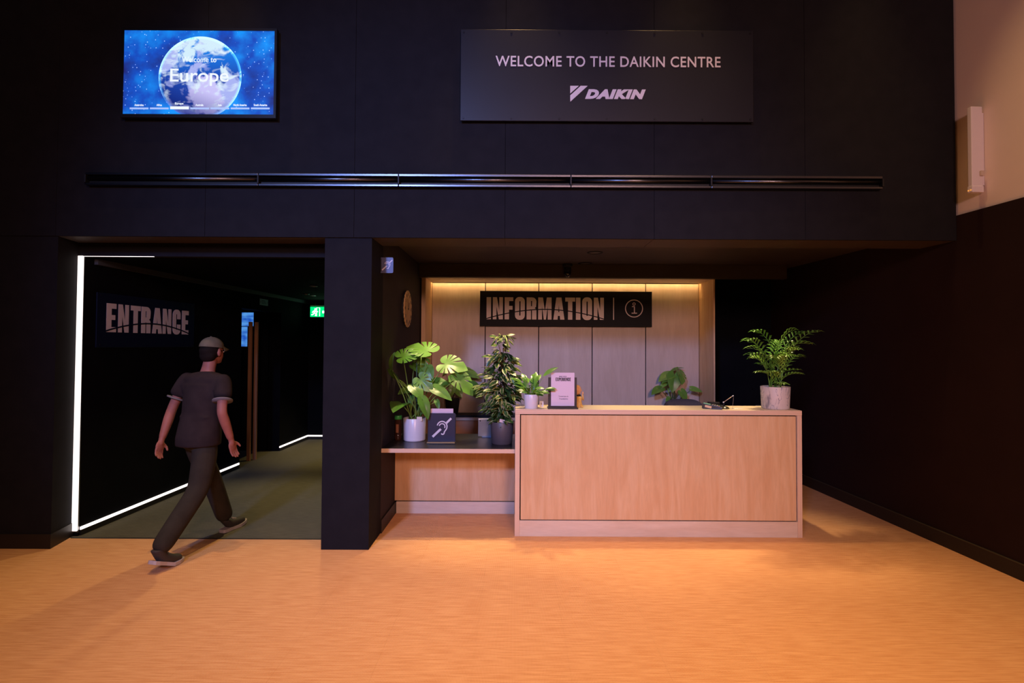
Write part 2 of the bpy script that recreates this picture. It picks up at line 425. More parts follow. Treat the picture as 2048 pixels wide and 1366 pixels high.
# ------------------------------------------------------------------ fascia wall over the openings
FY = -0.29
wb = box('wall_back', -5.6, 3.60, FY+0.022, 0.10, 2.545, 5.2, M_RECESS); struct(wb, 'tall charcoal panelled wall above the entrance and the reception desk')
SE = [-5.6, -4.965, -3.747, -2.53, -1.314, -0.083, 1.135, 2.368, 3.60]
for a, b in zip(SE, SE[1:]):
    box('panel', a+0.0012, b-0.0012, FY, FY+0.022, 2.53, 5.2, M_PANEL, wb, 0.001)
    box('soffit_panel', a+0.0012, b-0.0012, FY+0.0235, 0.085, 2.53, 2.545, M_SOFFIT, wb, 0.001)
# jamb wall left of the entrance
wl = prism_xy('wall_left', [(-5.6, -0.275), (-3.735, -0.275), (-3.79, 0.0), (-3.79, 0.05), (-5.6, 0.05)], 0, 2.53, M_PANEL)
struct(wl, 'charcoal wall left of the entrance opening')
bl = prism_xy('baseboard_left', [(-5.6, -0.29), (-3.725, -0.29), (-3.783, 0.0), (-3.79, 0.0), (-3.735, -0.275), (-5.6, -0.275)], 0, 0.115, M_SKIRT)
struct(bl, 'dark skirting board along the wall left of the entrance')
lw = box('trim_1', -3.79, -1.50, 0.0, 0.11, 2.416, 2.53, M_PANEL); struct(lw, 'charcoal lintel above the entrance opening')
# pillar and the side wall behind it
pil = box('pillar', -1.554, -1.169, -0.275, 0.105, 0, 2.53, M_PANEL, None, 0.002)
struct(pil, 'square charcoal pillar between the entrance and the reception desk')
ws = box('wall_side', -1.40, -1.172, 0.105, 4.9, 0, 2.70, M_DARK); struct(ws, 'dark side wall of the reception recess with the round clock')
bs = box('baseboard_side', -1.172, -1.158, 0.105, 0.70, 0, 0.115, M_SKIRT); struct(bs, 'dark skirting on the side wall below the return counter')
# reception recess: ceiling, beam, dark wall to the right
ce = box('ceiling', -1.40, 3.62, 0.085, 2.8, 2.65, 2.72, M_SOFFIT); struct(ce, 'dark ceiling over the reception desk')
bmn = box('beam', -1.172, 3.33, 1.90, 2.0, 2.488, 2.65, M_SOFFIT, None, 0.002); struct(bmn, 'dark downstand beam in front of the lit alcove')
lip = box('soffit_lip', -1.172, 3.55, 0.07, 0.10, 2.545, 2.66, M_SOFFIT, ce)
wr2 = box('wall_recess', 2.52, 3.52, 2.56, 2.70, 0, 2.65, M_CORR); struct(wr2, 'black wall in the dark recess right of the lit alcove')
dr = box('door_1', 2.56, 3.30, 2.53, 2.56, 0.0, 2.08, M_CORR); struct(dr, 'black door in the dark recess right of the alcove')
c = P(1507, 779, 2.50)
lathe('door_knob', [(0, -.028), (.012, -.026), (.016, -.018), (.012, -.010), (.007, -.006), (.007, 0), (0, 0)][::-1], M_METAL, dr, 16, (c.x, 2.53, c.z), axis='Y').rotation_euler = (0, 0, 0)
# right wall
RA, RB = (3.835, -4.6), (3.445, 2.62)
RAu, RBu = (3.855, -4.6), (3.465, 2.62)
wr = prism_xy('wall_right', [RA, (RA[0]+0.3, RA[1]), (RB[0]+0.3, RB[1]), RB], 0, 2.735, M_RWALL); struct(wr, 'dark lower part of the right wall')
wu = prism_xy('wall_upper', [RAu, (RA[0]+0.3, RA[1]), (RB[0]+0.3, RB[1]), RBu], 2.735, 5.2, M_PLASTER); struct(wu, 'pale plaster upper part of the right wall')
br = prism_xy('baseboard_right', [(RA[0]-0.012, RA[1]), RA, RB, (RB[0]-0.012, RB[1])], 0, 0.115, M_SKIRT); struct(br, 'dark skirting board along the right wall')
prism_xy('top_bead', [(RA[0]-0.014, RA[1]), RA, RB, (RB[0]-0.014, RB[1])], 0.115, 0.121, mat('skirting_bead', (0.05, 0.045, 0.03), 0.4), br)

# ------------------------------------------------------------------ corridor
CW = lambda y: -3.742 + 0.029*y
ang = math.atan(0.029)
wc = wallseg('wall_corridor', (CW(0.0), 0.0), (CW(2.56), 2.56), 0.18, 0, 2.42, M_CORR); struct(wc, 'black left wall of the entrance corridor')
wc2 = wallseg('wall_corridor', (CW(3.70), 3.70), (CW(4.75), 4.75), 0.18, 0, 2.42, M_CORR); struct(wc2, 'black corridor wall piece beyond the side doorway')
wc3 = wallseg('wall_corridor', (CW(2.56), 2.56), (CW(3.70), 3.70), 0.18, 2.14, 2.42, M_CORR); struct(wc3, 'black wall piece above the side doorway in the corridor')
wc4 = box('wall_corridor', -3.9, -1.40, 4.75, 4.85, 0, 2.42, M_CORR); struct(wc4, 'black end wall of the entrance corridor')
cc = box('ceiling_corridor', -4.0, -1.40, 0.11, 4.85, 2.405, 2.46, M_CORR); struct(cc, 'black ceiling of the entrance corridor')
tr = wallseg('trim_2', (CW(0.1)+0.035, 0.11), (CW(4.7)+0.035, 4.75), 0.035, 2.355, 2.405, mat('blue_grey_trim', (0.06, 0.065, 0.085), 0.5)); struct(tr, 'pale trim along the top of the corridor wall')
rb = box('wall_niche', -5.0, -4.9, 2.3, 3.9, 0, 2.42, M_CORR); struct(rb, 'black back wall of the side doorway niche')
for yy, nm in ((2.36, 'near'), (3.72, 'far')):
    struct(box('wall_niche', -5.0, -3.84, yy, yy+0.1, 0, 2.42, M_CORR), 'black %s side of the side doorway niche' % nm)
# LED strips
st = empty('light_strip', (-3.765, 0, 0)); tag(st, 'tall upright white light strip on the left edge of the entrance', 'light strip')
box('diffuser', -0.022, 0.022, -0.012, 0.0, 0.045, 2.414, M_LED, st, 0.002)
box('channel', -0.026, 0.024, 0.0, 0.012, 0.03, 2.416, M_METAL, st)
st = empty('light_strip', (-3.74, 0, 2.41)); tag(st, 'thin white light strip under the entrance lintel', 'light strip')
box('diffuser', 0, 0.60, 0.002, 0.014, 0.001, 0.005, M_LED, st); box('channel', 0, 2.2, -0.0, 0.02, 0.004, 0.006, M_BLACK, st)
def floor_strip(y0, y1, label):
    o = empty('light_strip', (CW(y0), y0, 0)); o.rotation_euler.z = -ang; tag(o, label, 'light strip')
    L_ = (y1-y0)/math.cos(ang)
    box('diffuser', 0.001, 0.012, 0, L_, 0.048, 0.072, M_LED, o); box('skirting', 0.0, 0.014, 0, L_, 0.0, 0.048, M_BLACK, o)
floor_strip(0.02, 2.54, 'white light strip low along the near corridor wall')
floor_strip(3.70, 4.735, 'short white light strip low on corridor wall beyond doorway')
o = empty('light_strip', (CW(4.73), 4.75, 0)); tag(o, 'white light strip low along the corridor end wall', 'light strip')
box('diffuser', 0.01, 2.1, -0.012, -0.001, 0.048, 0.072, M_LED, o); box('skirting', 0.0, 2.1, -0.014, 0, 0.0, 0.048, M_BLACK, o)
# side door: two plywood leaves standing in the doorway
M_DOORWOOD = wood('door_edge_wood', (0.34, 0.16, 0.07), (0.42, 0.22, 0.10), (0.38, 0.18, 0.08))
dd = empty('door_2', (-3.64, 3.0, 0)); struct(dd, 'side door of the corridor with two wooden leaf edges')
p1 = P(500, 650, 2.98); p2 = P(512, 652, 3.06)
for i, (p, yy) in enumerate(((p1, 2.98), (p2, 3.06))):
    box('leaf', p.x-3.64*-1-0.02 - 0.0, p.x+3.64+0.025, yy-3.0, yy-3.0+0.03, 0.0, 1.97, M_DOORWOOD, dd)
# blue glowing screen seen in the niche
bp_ = P(481, 625, 3.55); bq = P(506, 693, 3.55)
def glow_mat():
    m = mat('blue_screen_glow', (0.02, 0.05, 0.2), 0.3)
    nt = m.node_tree; N, L = nt.nodes, nt.links; b = N['Principled BSDF']
    tc = N.new('ShaderNodeTexCoord'); no = N.new('ShaderNodeTexNoise'); no.inputs['Scale'].default_value = 3.0
    L.new(tc.outputs['Generated'], no.inputs['Vector'])
    r = N.new('ShaderNodeValToRGB'); r.color_ramp.elements[0].color = (0.02, 0.12, 0.65, 1); r.color_ramp.elements[1].color = (0.12, 0.42, 1, 1)
    r.color_ramp.elements[0].position = 0.35; r.color_ramp.elements[1].position = 0.65
    L.new(no.outputs['Fac'], r.inputs[0]); L.new(r.outputs[0], b.inputs['Emission Color']); b.inputs['Emission Strength'].default_value = 0.75
    return m
sc_ = empty('wall_screen', (bp_.x, 3.55, bq.z)); tag(sc_, 'narrow blue glowing screen in the corridor side doorway', 'screen')
w_, h_ = bq.x-bp_.x, bp_.z-bq.z
box('display', -0.25, w_, 0, 0.004, h_*0.60, h_, glow_mat(), sc_); box('display', -0.25, w_*0.55, 0.0, 0.004, 0, h_*0.58, glow_mat(), sc_)
box('housing', -0.27, w_+0.005, 0.004, 0.04, -0.02, h_+0.02, M_BLACK, sc_)
box('stand', -0.10, -0.02, 0.006, 0.036, -bq.z, -0.02, M_BLACK, sc_); 
# small notice high on the corridor wall
def on_wall(px, py):       # pixel -> point on corridor left wall
    d = ray(px, py); t = (-3.742 + 0.029*CAM.y - CAM.x) / (d.x - 0.029*d.y)
    return CAM + d*t
a = on_wall(519, 597); b = on_wall(535, 612)
no_ = empty('wall_notice', (a.x+0.002, a.y, b.z)); no_.rotation_euler.z = math.pi/2 - ang; tag(no_, 'small pale blue notice high on the black corridor wall', 'sign')
Lw = (b.y-a.y)
box('plate', 0, Lw, -0.006, 0, 0, a.z-b.z, mat('pale_blue_notice', (0.25, 0.36, 0.62), 0.5), no_)
for i in range(3): box('print_line', Lw*0.2, Lw*(0.8-0.1*i), -0.0068, -0.006, (a.z-b.z)*(0.28+0.2*i), (a.z-b.z)*(0.36+0.2*i), mat('notice_print', (0.03, 0.05, 0.12), 0.6), no_)
for k in (0.08, 0.92): disc_xz('screw', Lw*k, (a.z-b.z)*0.5, 0.006, -0.009, -0.006, M_BLACK, no_, 10)
# ENTRANCE board
a = on_wall(192, 577); b = on_wall(387, 608); c = on_wall(386, 694)
eb = empty('entrance_sign', (a.x+0.003, a.y, c.z)); eb.rotation_euler.z = math.pi/2 - ang
tag(eb, 'dark blue entrance board with pale lettering on the corridor wall', 'sign')
LW = (b.y-a.y)/math.cos(ang); LH = b.z-c.z
M_BOARDBLUE = mat('dark_blue_board', (0.007, 0.011, 0.034), 0.30, 0, 0.35)
box('board', 0, LW, -0.010, 0, 0, LH, M_BOARDBLUE, eb, 0.002)
def wl_(px, py):
    q = on_wall(px, py); return ((q.y-a.y)/math.cos(ang), q.z-c.z)
u0, z1_ = wl_(210.5, 606); u1, _ = wl_(375, 628); _, z0_ = wl_(210.5, 664)
headline('lettering', 'ENTRANCE', u0, u1, z0_, z1_, -0.011, M_PRINT, eb)
n = 24
ribbon('swoosh', [(u0 - 0.01 + (u1-u0+0.02)*i/n, z0_ + (z1_-z0_)*(0.03 + 0.34*math.sin(math.pi*(i/n))**0.9)) for i in range(n+1)], (z1_-z0_)*0.052, -0.0128, M_BOARDBLUE, eb, taper=False)
for ux in (0.03, 0.35, 0.65, 0.97):
    for uz in (0.05, 0.95): disc_xz('screw', LW*ux, LH*uz, 0.006, -0.013, -0.010, M_BLACK, eb, 10)
# green exit sign hanging from the corridor ceiling
ex0, ex1 = P(621, 614, 4.5), P(664, 634, 4.5)
ex = empty('exit_sign', (ex0.x, 4.5, ex1.z)); tag(ex, 'green illuminated exit sign with running figure hanging in the corridor', 'exit sign')
EW, EH = ex1.x-ex0.x, ex0.z-ex1.z
M_GREEN = mat('exit_green', (0.0, 0.4, 0.12), 0.4, emit=(0.0, 0.62, 0.16), estr=1.6)
M_EXW = mat('exit_white', (0.9, 1, 0.95), 0.4, emit=(0.75, 1.0, 0.85), estr=3.2)
box('panel', 0, EW, -0.012, 0.0, 0, EH, M_GREEN, ex, 0.002)
box('case', -0.004, EW+0.004, 0.0, 0.05, EH*0.9, EH+0.03, M_WHITE, ex); box('backing', 0, EW, 0.0, 0.006, 0, EH*0.92, M_WHITE, ex)
for k in (0.2, 0.8): tube('rod', [(EW*k, 0.025, EH+0.02), (EW*k, 0.025, 2.405-ex1.z)], 0.004, M_METAL, ex)
yy = -0.0135
disc_xz('figure_head', EW*0.235, EH*0.78, EH*0.085, yy, -0.012, M_EXW, ex, 14)
for pts, w in (([(.22, .66), (.19, .40)], .16), ([(.19, .42), (.27, .30), (.24, .10)], .10), ([(.19, .42), (.14, .25), (.06, .20)], .10), ([(.22, .62), (.30, .50), (.36, .54)], .07), ([(.22, .62), (.13, .56), (.10, .42)], .07)):
    ribbon('figure_limb', [(EW*p[0], EH*p[1]) for p in pts], EH*w, yy+0.0008, M_EXW, ex)
ribbon('door_outline', [(EW*.30, EH*.08), (EW*.30, EH*.92), (EW*.44, EH*.92), (EW*.44, EH*.08)], EH*.06, yy+0.0008, M_EXW, ex)
mesh('arrow', [(EW*x_, yy, EH*z_) for x_, z_ in ((.56, .38), (.72, .38), (.72, .18), (.92, .5), (.72, .82), (.72, .62), (.56, .62))], [tuple(range(7))], M_EXW, ex)
# ceiling fittings in corridor
for px, py in ((627, 572), (612, 588), (625, 591)):
    q = PZ(px, py, 2.403); q.y = min(q.y, 4.6)
    t_ = empty('ceiling_fitting', (q.x, q.y, 2.405)); tag(t_, {572: 'nearest small round fitting in the corridor ceiling', 588: 'small round corridor ceiling fitting farthest from the pillar', 591: 'small round corridor ceiling fitting nearest the exit sign'}[py], 'ceiling fitting', 'corridor ceiling fittings')
    lathe('ring', [(.050, 0), (.050, -.008), (.036, -.010), (.034, 0)], M_METAL, t_, 20)
    lathe('lens', [(.034, -.003), (0, -.003)], M_WHITE, t_, 20)

# ------------------------------------------------------------------ TV screen
TX0, TX1, TZ0, TZ1 = -3.195, -1.938, 3.482, 4.215
tv = empty('television', (TX0, FY, TZ0)); tag(tv, 'wall-mounted television showing planet earth and the word Europe', 'television')
TW, TH = TX1-TX0, TZ1-TZ0
M_TVB = mat('tv_black', (0.010, 0.010, 0.011), 0.35)
box('bracket', TW*0.3, TW*0.7, -0.03, 0, TH*0.25, TH*0.75, M_BLACK, tv)
box('casing', 0, TW, -0.055, -0.02, 0, TH, M_TVB, tv, 0.004)
# rim around the display
B = 0.019
for n_, a in (('bezel', (0, TW, 0, B*1.5)), ('bezel', (0, TW, TH-B, TH)), ('bezel', (0, B, B*1.5, TH-B)), ('bezel', (TW-B, TW, B*1.5, TH-B))):
    box(n_, a[0], a[1], -0.062, -0.055, a[2], a[3], M_TVB, tv)
def screen_mat(kind):
    m = bpy.data.materials.new('tv_' + kind); m.use_nodes = True
    nt = m.node_tree; N, L = nt.nodes, nt.links; b = N['Principled BSDF']
    b.inputs['Base Color'].default_value = (0.01, 0.01, 0.012, 1); b.inputs['Roughness'].default_value = 0.25
    tc = N.new('ShaderNodeTexCoord')
    def ramp(src, stops):
        r = N.new('ShaderNodeValToRGB'); e = r.color_ramp.elements
        e[0].position, e[0].color = stops[0][0], (*stops[0][1], 1); e[1].position, e[1].color = stops[-1][0], (*stops[-1][1], 1)
        for s in stops[1:-1]:
            k = e.new(s[0]); k.color = (*s[1], 1)
        L.new(src, r.inputs[0]); return r.outputs[0]
    def noise(scale, det=4, dist=0.0, sc=(1, 1, 1), loc=(0, 0, 0)):
        mp = N.new('ShaderNodeMapping'); mp.inputs['Scale'].default_value = sc; mp.inputs['Location'].default_value = loc
        L.new(tc.outputs['Object'], mp.inputs[0])
        n = N.new('ShaderNodeTexNoise'); n.inputs['Scale'].default_value = scale; n.inputs['Detail'].default_value = det; n.inputs['Distortion'].default_value = dist
        L.new(mp.outputs[0], n.inputs['Vector']); return n.outputs['Fac']
    def mixc(f, a, c, mode='MIX'):
        x = N.new('ShaderNodeMixRGB'); x.blend_type = mode
        if hasattr(f, 'default_value') and not isinstance(f, float): L.new(f, x.inputs[0])
        else: x.inputs[0].default_value = f
        for i, q in ((1, a), (2, c)):
            if isinstance(q, tuple): x.inputs[i].default_value = (*q, 1)
            else: L.new(q, x.inputs[i])
        return x.outputs[0]
    if kind == 'space':
        base = ramp(noise(3.6, 4), [(0.34, (0.014, 0.020, 0.17)), (0.5, (0.008, 0.08, 0.55)), (0.68, (0.008, 0.30, 1.0))])
        vo = N.new('ShaderNodeTexVoronoi'); vo.inputs['Scale'].default_value = 34
        L.new(tc.outputs['Object'], vo.inputs['Vector'])
        st = ramp(vo.outputs['Distance'], [(0.0, (1, 1, 1)), (0.10, (0.25, 0.4, 0.8)), (0.17, (0, 0, 0))])
        out = mixc(1.0, base, st, 'ADD')
    else:
        # globe: object coordinates, radius 1 disc in x-z
        sx = N.new('ShaderNodeSeparateXYZ'); L.new(tc.outputs['Object'], sx.inputs[0])
        ln = N.new('ShaderNodeVectorMath'); ln.operation = 'LENGTH'; L.new(tc.outputs['Object'], ln.inputs[0])
        ocean = ramp(sx.outputs[2], [(0.0, (0.010, 0.06, 0.42)), (0.45, (0.006, 0.16, 0.72)), (1.0, (0.02, 0.34, 0.9))])
        land = ramp(noise(1.5, 5, 0.4, loc=(0.35, 0, 0.62)), [(0.50, (0, 0, 0)), (0.55, (1, 1, 1))])
        dv = N.new('ShaderNodeVectorMath'); dv.operation = 'DISTANCE'; L.new(tc.outputs['Object'], dv.inputs[0]); dv.inputs[1].default_value = (0.12, 0, -0.42)
        wob = N.new('ShaderNodeMath'); wob.operation = 'MULTIPLY_ADD'; L.new(noise(2.4, 5, 0.6), wob.inputs[0]); wob.inputs[1].default_value = 0.7; L.new(dv.outputs['Value'], wob.inputs[2])
        afr = ramp(wob.outputs[0], [(0.74, (1, 1, 1)), (0.80, (0, 0, 0))])
        col = mixc(land, ocean, (0.40, 0.46, 0.90))
        col = mixc(afr, col, (0.60, 0.56, 0.95))
        cloud = ramp(noise(2.6, 7, 1.2, (1, 1, 1.6)), [(0.50, (0, 0, 0)), (0.66, (1, 1, 1))])
        col = mixc(cloud, col, (0.72, 0.86, 1.0))
        # ice in the north
        ad = N.new('ShaderNodeMath'); ad.operation = 'MULTIPLY_ADD'; L.new(noise(3.0, 6, 0.8), ad.inputs[0]); ad.inputs[1].default_value = 1.9; sub_ = N.new('ShaderNodeMath'); sub_.operation = 'MULTIPLY_ADD'; sub_.inputs[1].default_value = 0.6; sub_.inputs[2].default_value = -0.22; L.new(sx.outputs[2], sub_.inputs[0]); L.new(sub_.outputs[0], ad.inputs[2])
        ice = ramp(ad.outputs[0], [(0.95, (0, 0, 0)), (1.0, (1, 1, 1))])
        mu = N.new('ShaderNodeMath'); mu.operation = 'MULTIPLY'; L.new(ad.outputs[0], mu.inputs[0]); mu.inputs[1].default_value = 0.75
        ice = ramp(mu.outputs[0], [(0.80, (0, 0, 0)), (0.90, (1, 1, 1))])
        col = mixc(ice, col, (0.66, 0.86, 0.98))
        rim = ramp(ln.outputs['Value'], [(0.93, (0, 0, 0)), (0.99, (0.10, 0.55, 1.0)), (1.0, (0.25, 0.75, 1.0))])
        sh = N.new('ShaderNodeMath'); sh.operation = 'MULTIPLY_ADD'; L.new(sx.outputs[0], sh.inputs[0]); sh.inputs[1].default_value = 0.35; L.new(sx.outputs[2], sh.inputs[2])
        dim = ramp(sh.outputs[0], [(0.0, (0.45, 0.45, 0.55)), (0.45, (1, 1, 1))])
        mr = N.new('ShaderNodeMapRange'); mr.inputs[1].default_value = -1.0; mr.inputs[2].default_value = 0.2; mr.inputs[3].default_value = 0.0; mr.inputs[4].default_value = 1.0
        L.new(sh.outputs[0], mr.inputs[0])
        dim = ramp(mr.outputs[0], [(0.0, (0.10, 0.12, 0.35)), (0.6, (1, 1, 1))])
        col = mixc(1.0, col, dim, 'MULTIPLY')
        out = mixc(1.0, col, mixc(1.0, rim, dim, 'MULTIPLY'), 'ADD')
    L.new(out, b.inputs['Emission Color']); b.inputs['Emission Strength'].default_value = 1.0
    return m
box('display', B, TW-B, -0.057, -0.0555, B*1.5, TH-B, screen_mat('space'), tv)
def tvp(px, py):
    q = P(px, py, FY-0.058); return (q.x-TX0, q.z-TZ0)
gx, gz = tvp(400, 155); gr = tvp(483, 155)[0]-gx
g = mesh('globe_picture', [(math.cos(2*math.pi*k/64), 0, math.sin(2*math.pi*k/64)) for k in range(64)], [tuple(range(64))], screen_mat('globe'), tv)
# the globe runs off below the lower edge of the picture, so keep it inside the display
lowz = max(-1.0, (B*1.5+0.002-gz)/gr)
pts = [(math.cos(2*math.pi*k/96), math.sin(2*math.pi*k/96)) for k in range(96)]
pts = [(x_, max(z_, lowz)) for x_, z_ in pts]
me = bpy.data.meshes.new('globe_picture'); me.from_pydata([(x_, 0, z_) for x_, z_ in pts], [], [tuple(range(96))]); me.materials.append(g.data.materials[0]); g.data = me
g.location = (gx, -0.0578, gz); g.scale = (gr, 1, gr)
M_SCRW = mat('screen_white', (0.1, 0.1, 0.1), 0.4, emit=(0.85, 0.92, 1.0), estr=1.0)
M_SCRB = mat('screen_bar', (0.1, 0.1, 0.1), 0.4, emit=(0.38, 0.52, 0.95), estr=1.0)
def tvtext(s, px0, px1, py0, py1, bold=0.0, m=M_SCRW):
    a, b = tvp(px0, py1), tvp(px1, py0)
    text('caption', s, a[0], b[0], a[1], b[1], -0.0590, m, tv, bold, ext=0.0003)
tvtext('Welcome to', 363.5, 433, 113.5, 124.5, 0.008, mat('screen_white_soft', (0.1, 0.1, 0.1), 0.4, emit=(0.80, 0.93, 1.0), estr=1.0))
tvtext('Europe', 340, 457.5, 138, 171.5, 0.008)
for i, (s, a_, b_) in enumerate((('Antarctica', 269, 287.5), ('Africa', 313, 324), ('Europe', 350, 367), ('Australia', 391, 407), ('Asia', 436, 443.5), ('North America', 467, 493.5), ('South America', 507.5, 534.5))):
    dy = -3 if s == 'Europe' else 0
    tvtext(s, a_, b_, 208+dy, 212.2+dy + (1.2 if s == 'Europe' else 0), 0.03)
    x0_ = 259.5 + i*40.4; e = 37.5
    a1, b1 = tvp(x0_, 218.5), tvp(x0_+e, (213.0 if i == 2 else 215.2))
    box('progress_bar', a1[0], b1[0], -0.0588, -0.0582, a1[1], b1[1], M_SCRW if i == 2 else M_SCRB, tv)

# ------------------------------------------------------------------ welcome board
SX0, SX1, SZ0, SZ1 = -0.449, 1.928, 3.477, 4.226
sg = empty('welcome_board', (SX0, FY, SZ0)); tag(sg, 'large dark metal welcome board with pale lettering and logo', 'sign')
SW, SH = SX1-SX0, SZ1-SZ0
M_SIGN = noisy('dark_anodised_board', (0.0150, 0.0148, 0.0190), (0.0170, 0.0168, 0.0210), (1, 1, 1), 3, 2, 0.36, spec=0.36)
box('board', 0, SW, -0.045, -0.030, 0, SH, M_SIGN, sg, 0.002)
box('batten', 0.1, SW-0.1, -0.030, -0.001, 0.08, 0.14, M_BLACK, sg); box('batten', 0.1, SW-0.1, -0.030, -0.001, SH-0.14, SH-0.08, M_BLACK, sg)
for i in range(7):
    for zz in (0.022, SH-0.022):
        o_ = disc_xz('screw', 0.024 + (SW-0.048)*i/6, zz, 0.0085, -0.049, -0.045, mat('screw_dark', (0.02, 0.02, 0.022), 0.4, 0.6), sg, 12)
def sp(px, py):
    q = P(px, py, FY-0.046); return (q.x-SX0, q.z-SZ0)
a, b = sp(991, 132), sp(1441, 113.5)
M_SIGNTXT = mat('sign_lettering', (0.72, 0.66, 0.70), 0.45)
wt = text('lettering', 'WELCOME TO THE DAIKIN CENTRE', a[0], b[0], a[1]-0.003, b[1]-0.001, -0.0460, M_SIGNTXT, sg, 0.010, 0, 1.06, 0.0012)
a, b = sp(1170, 197.8), sp(1291.5, 179)
lt = text('logo_word', 'DAIKIN', a[0], b[0], a[1], b[1], -0.0460, M_SIGNTXT, sg, 0.075, 0.30, 1.16, 0.0012)
split_letters(wt); split_letters(lt, 'logo_letter')
q = lambda x_, y_: sp(1110 + x_/9.752, 150 + y_/9.757)
for pts in (((297, 212), (465, 212), (297, 362)), ((500, 212), (638, 212), (297, 522), (297, 398))):
    prism_xz('logo_mark', [q(*p_) for p_ in pts], -0.0472, -0.0448, M_SIGNTXT, sg)

# ------------------------------------------------------------------ long black rail
RX0, RX1, RZ0, RZ1 = -3.475, 2.970, 2.935, 3.038
M_RAIL = mat('rail_black_gloss', (0.13, 0.13, 0.14), 0.30, 1.0, 0.5)
M_RAILM = mat('rail_black_matt', (0.010, 0.010, 0.010), 0.5, 0.0, 0.3)
rl = empty('wall_rail', (RX0, FY, RZ0)); tag(rl, 'long black channel rail running across the charcoal wall', 'rail')
js = [0.0] + [P(px, 358, FY-0.05).x - RX0 for px in (516, 797, 1142, 1423)] + [RX1-RX0]
RH = RZ1-RZ0
for a, b in zip(js, js[1:]):
    sgm = empty('rail_segment'); sgm.parent = rl
    g_ = 0.002
    def seg(nm, y0, y1, z0, z1, mm, bev=0.003): box(nm, a+g_, b-g_, y0, y1, z0, z1, mm, sgm, bev)
    seg('top_flange', -0.050, 0.0, RH-0.020, RH, M_RAIL)
    seg('bottom_flange', -0.050, 0.0, 0.0, 0.018, M_RAIL)
    seg('web', -0.012, 0.0, 0.018, RH-0.020, M_RAILM, 0)
    bm = bmesh.new(); add_tube(bm, [(a+g_, -0.026, RH*0.60), (b-g_, -0.026, RH*0.60)], 0.017, 14)
    bm_obj('rod', bm, M_RAIL, sgm, True)
for a in js:
    box('joint_clip', a-0.006 if a else -0.012, a+0.006, -0.056, 0.0, RH*0.18, RH*0.82, M_RAILM, rl, 0.002)

# ------------------------------------------------------------------ lit plywood alcove behind the desk
AX0, AX1, AY0, AY1, AZ = -1.108, 2.471, 2.01, 2.53, 2.492
al = box('alcove', AX0-0.05, AX1+0.01, AY1+0.018, AY1+0.06, 0, AZ+0.03, M_RECESS); struct(al, 'plywood lined light alcove with five upright panels behind the desk')
M_ALW = wood('alcove_birch', (0.60, 0.46, 0.34), (0.68, 0.54, 0.42), (0.64, 0.50, 0.38), (5, 5, 0.8))
pw = (AX1-AX0)/5
for i in range(5):
    box('panel', AX0+pw*i+0.006, AX0+pw*(i+1)-0.006, AY1, AY1+0.018, 0.0, AZ-0.005, M_ALW, al, 0.0015)
box('jamb', AX0-0.05, AX0, AY0, AY1+0.018, 0, AZ+0.03, M_BIRCH, al)
box('jamb', AX1, AX1+0.018, AY0, AY1+0.018, 0, AZ+0.03, M_BIRCH, al)
for i in range(5):
    box('head_panel', AX0+pw*i+0.001, AX0+pw*(i+1)-0.001, AY0, AY1-0.075, AZ, AZ+0.03, M_BIRCH2, al)
la = empty('light_strip', (AX0, AY1-0.075, AZ)); tag(la, 'warm light strip along the top of the plywood alcove', 'light strip')
box('diffuser', 0.004, AX1-AX0-0.004, 0.006, 0.018, 0.006, 0.012, M_LEDWARM, la)
box('channel', 0.002, AX1-AX0-0.002, 0.004, 0.020, 0.0125, 0.016, M_WHITE, la)
box('lip', 0.002, AX1-AX0-0.002, 0.0, 0.004, -0.006, 0.028, mat('led_lip', (0.75, 0.70, 0.62), 0.4), la)
box('head_cover', 0.002, AX1-AX0-0.002, 0.0, 0.092, 0.030, 0.036, M_WHITE, la)
# low cabinet inside the alcove
lc = empty('low_cabinet', (AX0, 2.27, 0)); tag(lc, 'low orange wood cabinet with black top under the alcove panels', 'cabinet')
LWd = AX1-AX0
M_ORW = wood('orange_wood', (0.46, 0.22, 0.11), (0.56, 0.29, 0.15), (0.51, 0.25, 0.13), (1.2, 6, 6))
box('top', 0.002, LWd-0.002, -0.01, 0.255, 0.728, 0.756, M_BLACK, lc, 0.002)
box('carcass', 0.002, LWd-0.002, 0.02, 0.255, 0.0, 0.728, M_ORW, lc)
box('rail', 0.002, LWd-0.002, 0.0, 0.02, 0.690, 0.728, M_BIRCH2, lc)
for i in range(6):
    d_ = box('drawer', LWd*i/6+0.004, LWd*(i+1)/6-0.004, 0.0, 0.02, 0.40, 0.684, M_ORW, lc, 0.002)
    disc_xz('lock', LWd*i/6+0.06, 0.655, 0.008, -0.003, 0.0, M_BLACK, d_, 12)
    box('cupboard_door', LWd*i/6+0.004, LWd*(i+1)/6-0.004, 0.0, 0.02, 0.06, 0.394, M_ORW, lc, 0.002)
# INFORMATION board
IX0, IX1, IZ0, IZ1 = -0.461, 1.827, 1.909, 2.379
ib = empty('information_board', (IX0, 2.53, IZ0)); tag(ib, 'black information board with pale lettering and circled letter i', 'sign')
IW, IH = IX1-IX0, IZ1-IZ0
M_IB = mat('black_info_board', (0.006, 0.005, 0.005), 0.6, 0, 0.2)
M_IBT = mat('info_lettering', (0.80, 0.66, 0.58), 0.5)
box('board', 0, IW, -0.050, -0.025, 0, IH, M_IB, ib, 0.002)
box('spacer', 0.2, IW-0.2, -0.025, 0, IH*0.3, IH*0.7, M_BLACK, ib)
def ip(cx_, cy_):
    q_ = P(930 + cx_/5.12, 560 + cy_/5.12, 2.479); return (q_.x-IX0, q_.z-IZ0)
a, b = ip(220, 402), ip(1422, 182)
headline('lettering', 'INFORMATION', a[0], b[0], a[1], b[1], -0.051, M_IBT, ib)
h_ = b[1]-a[1]
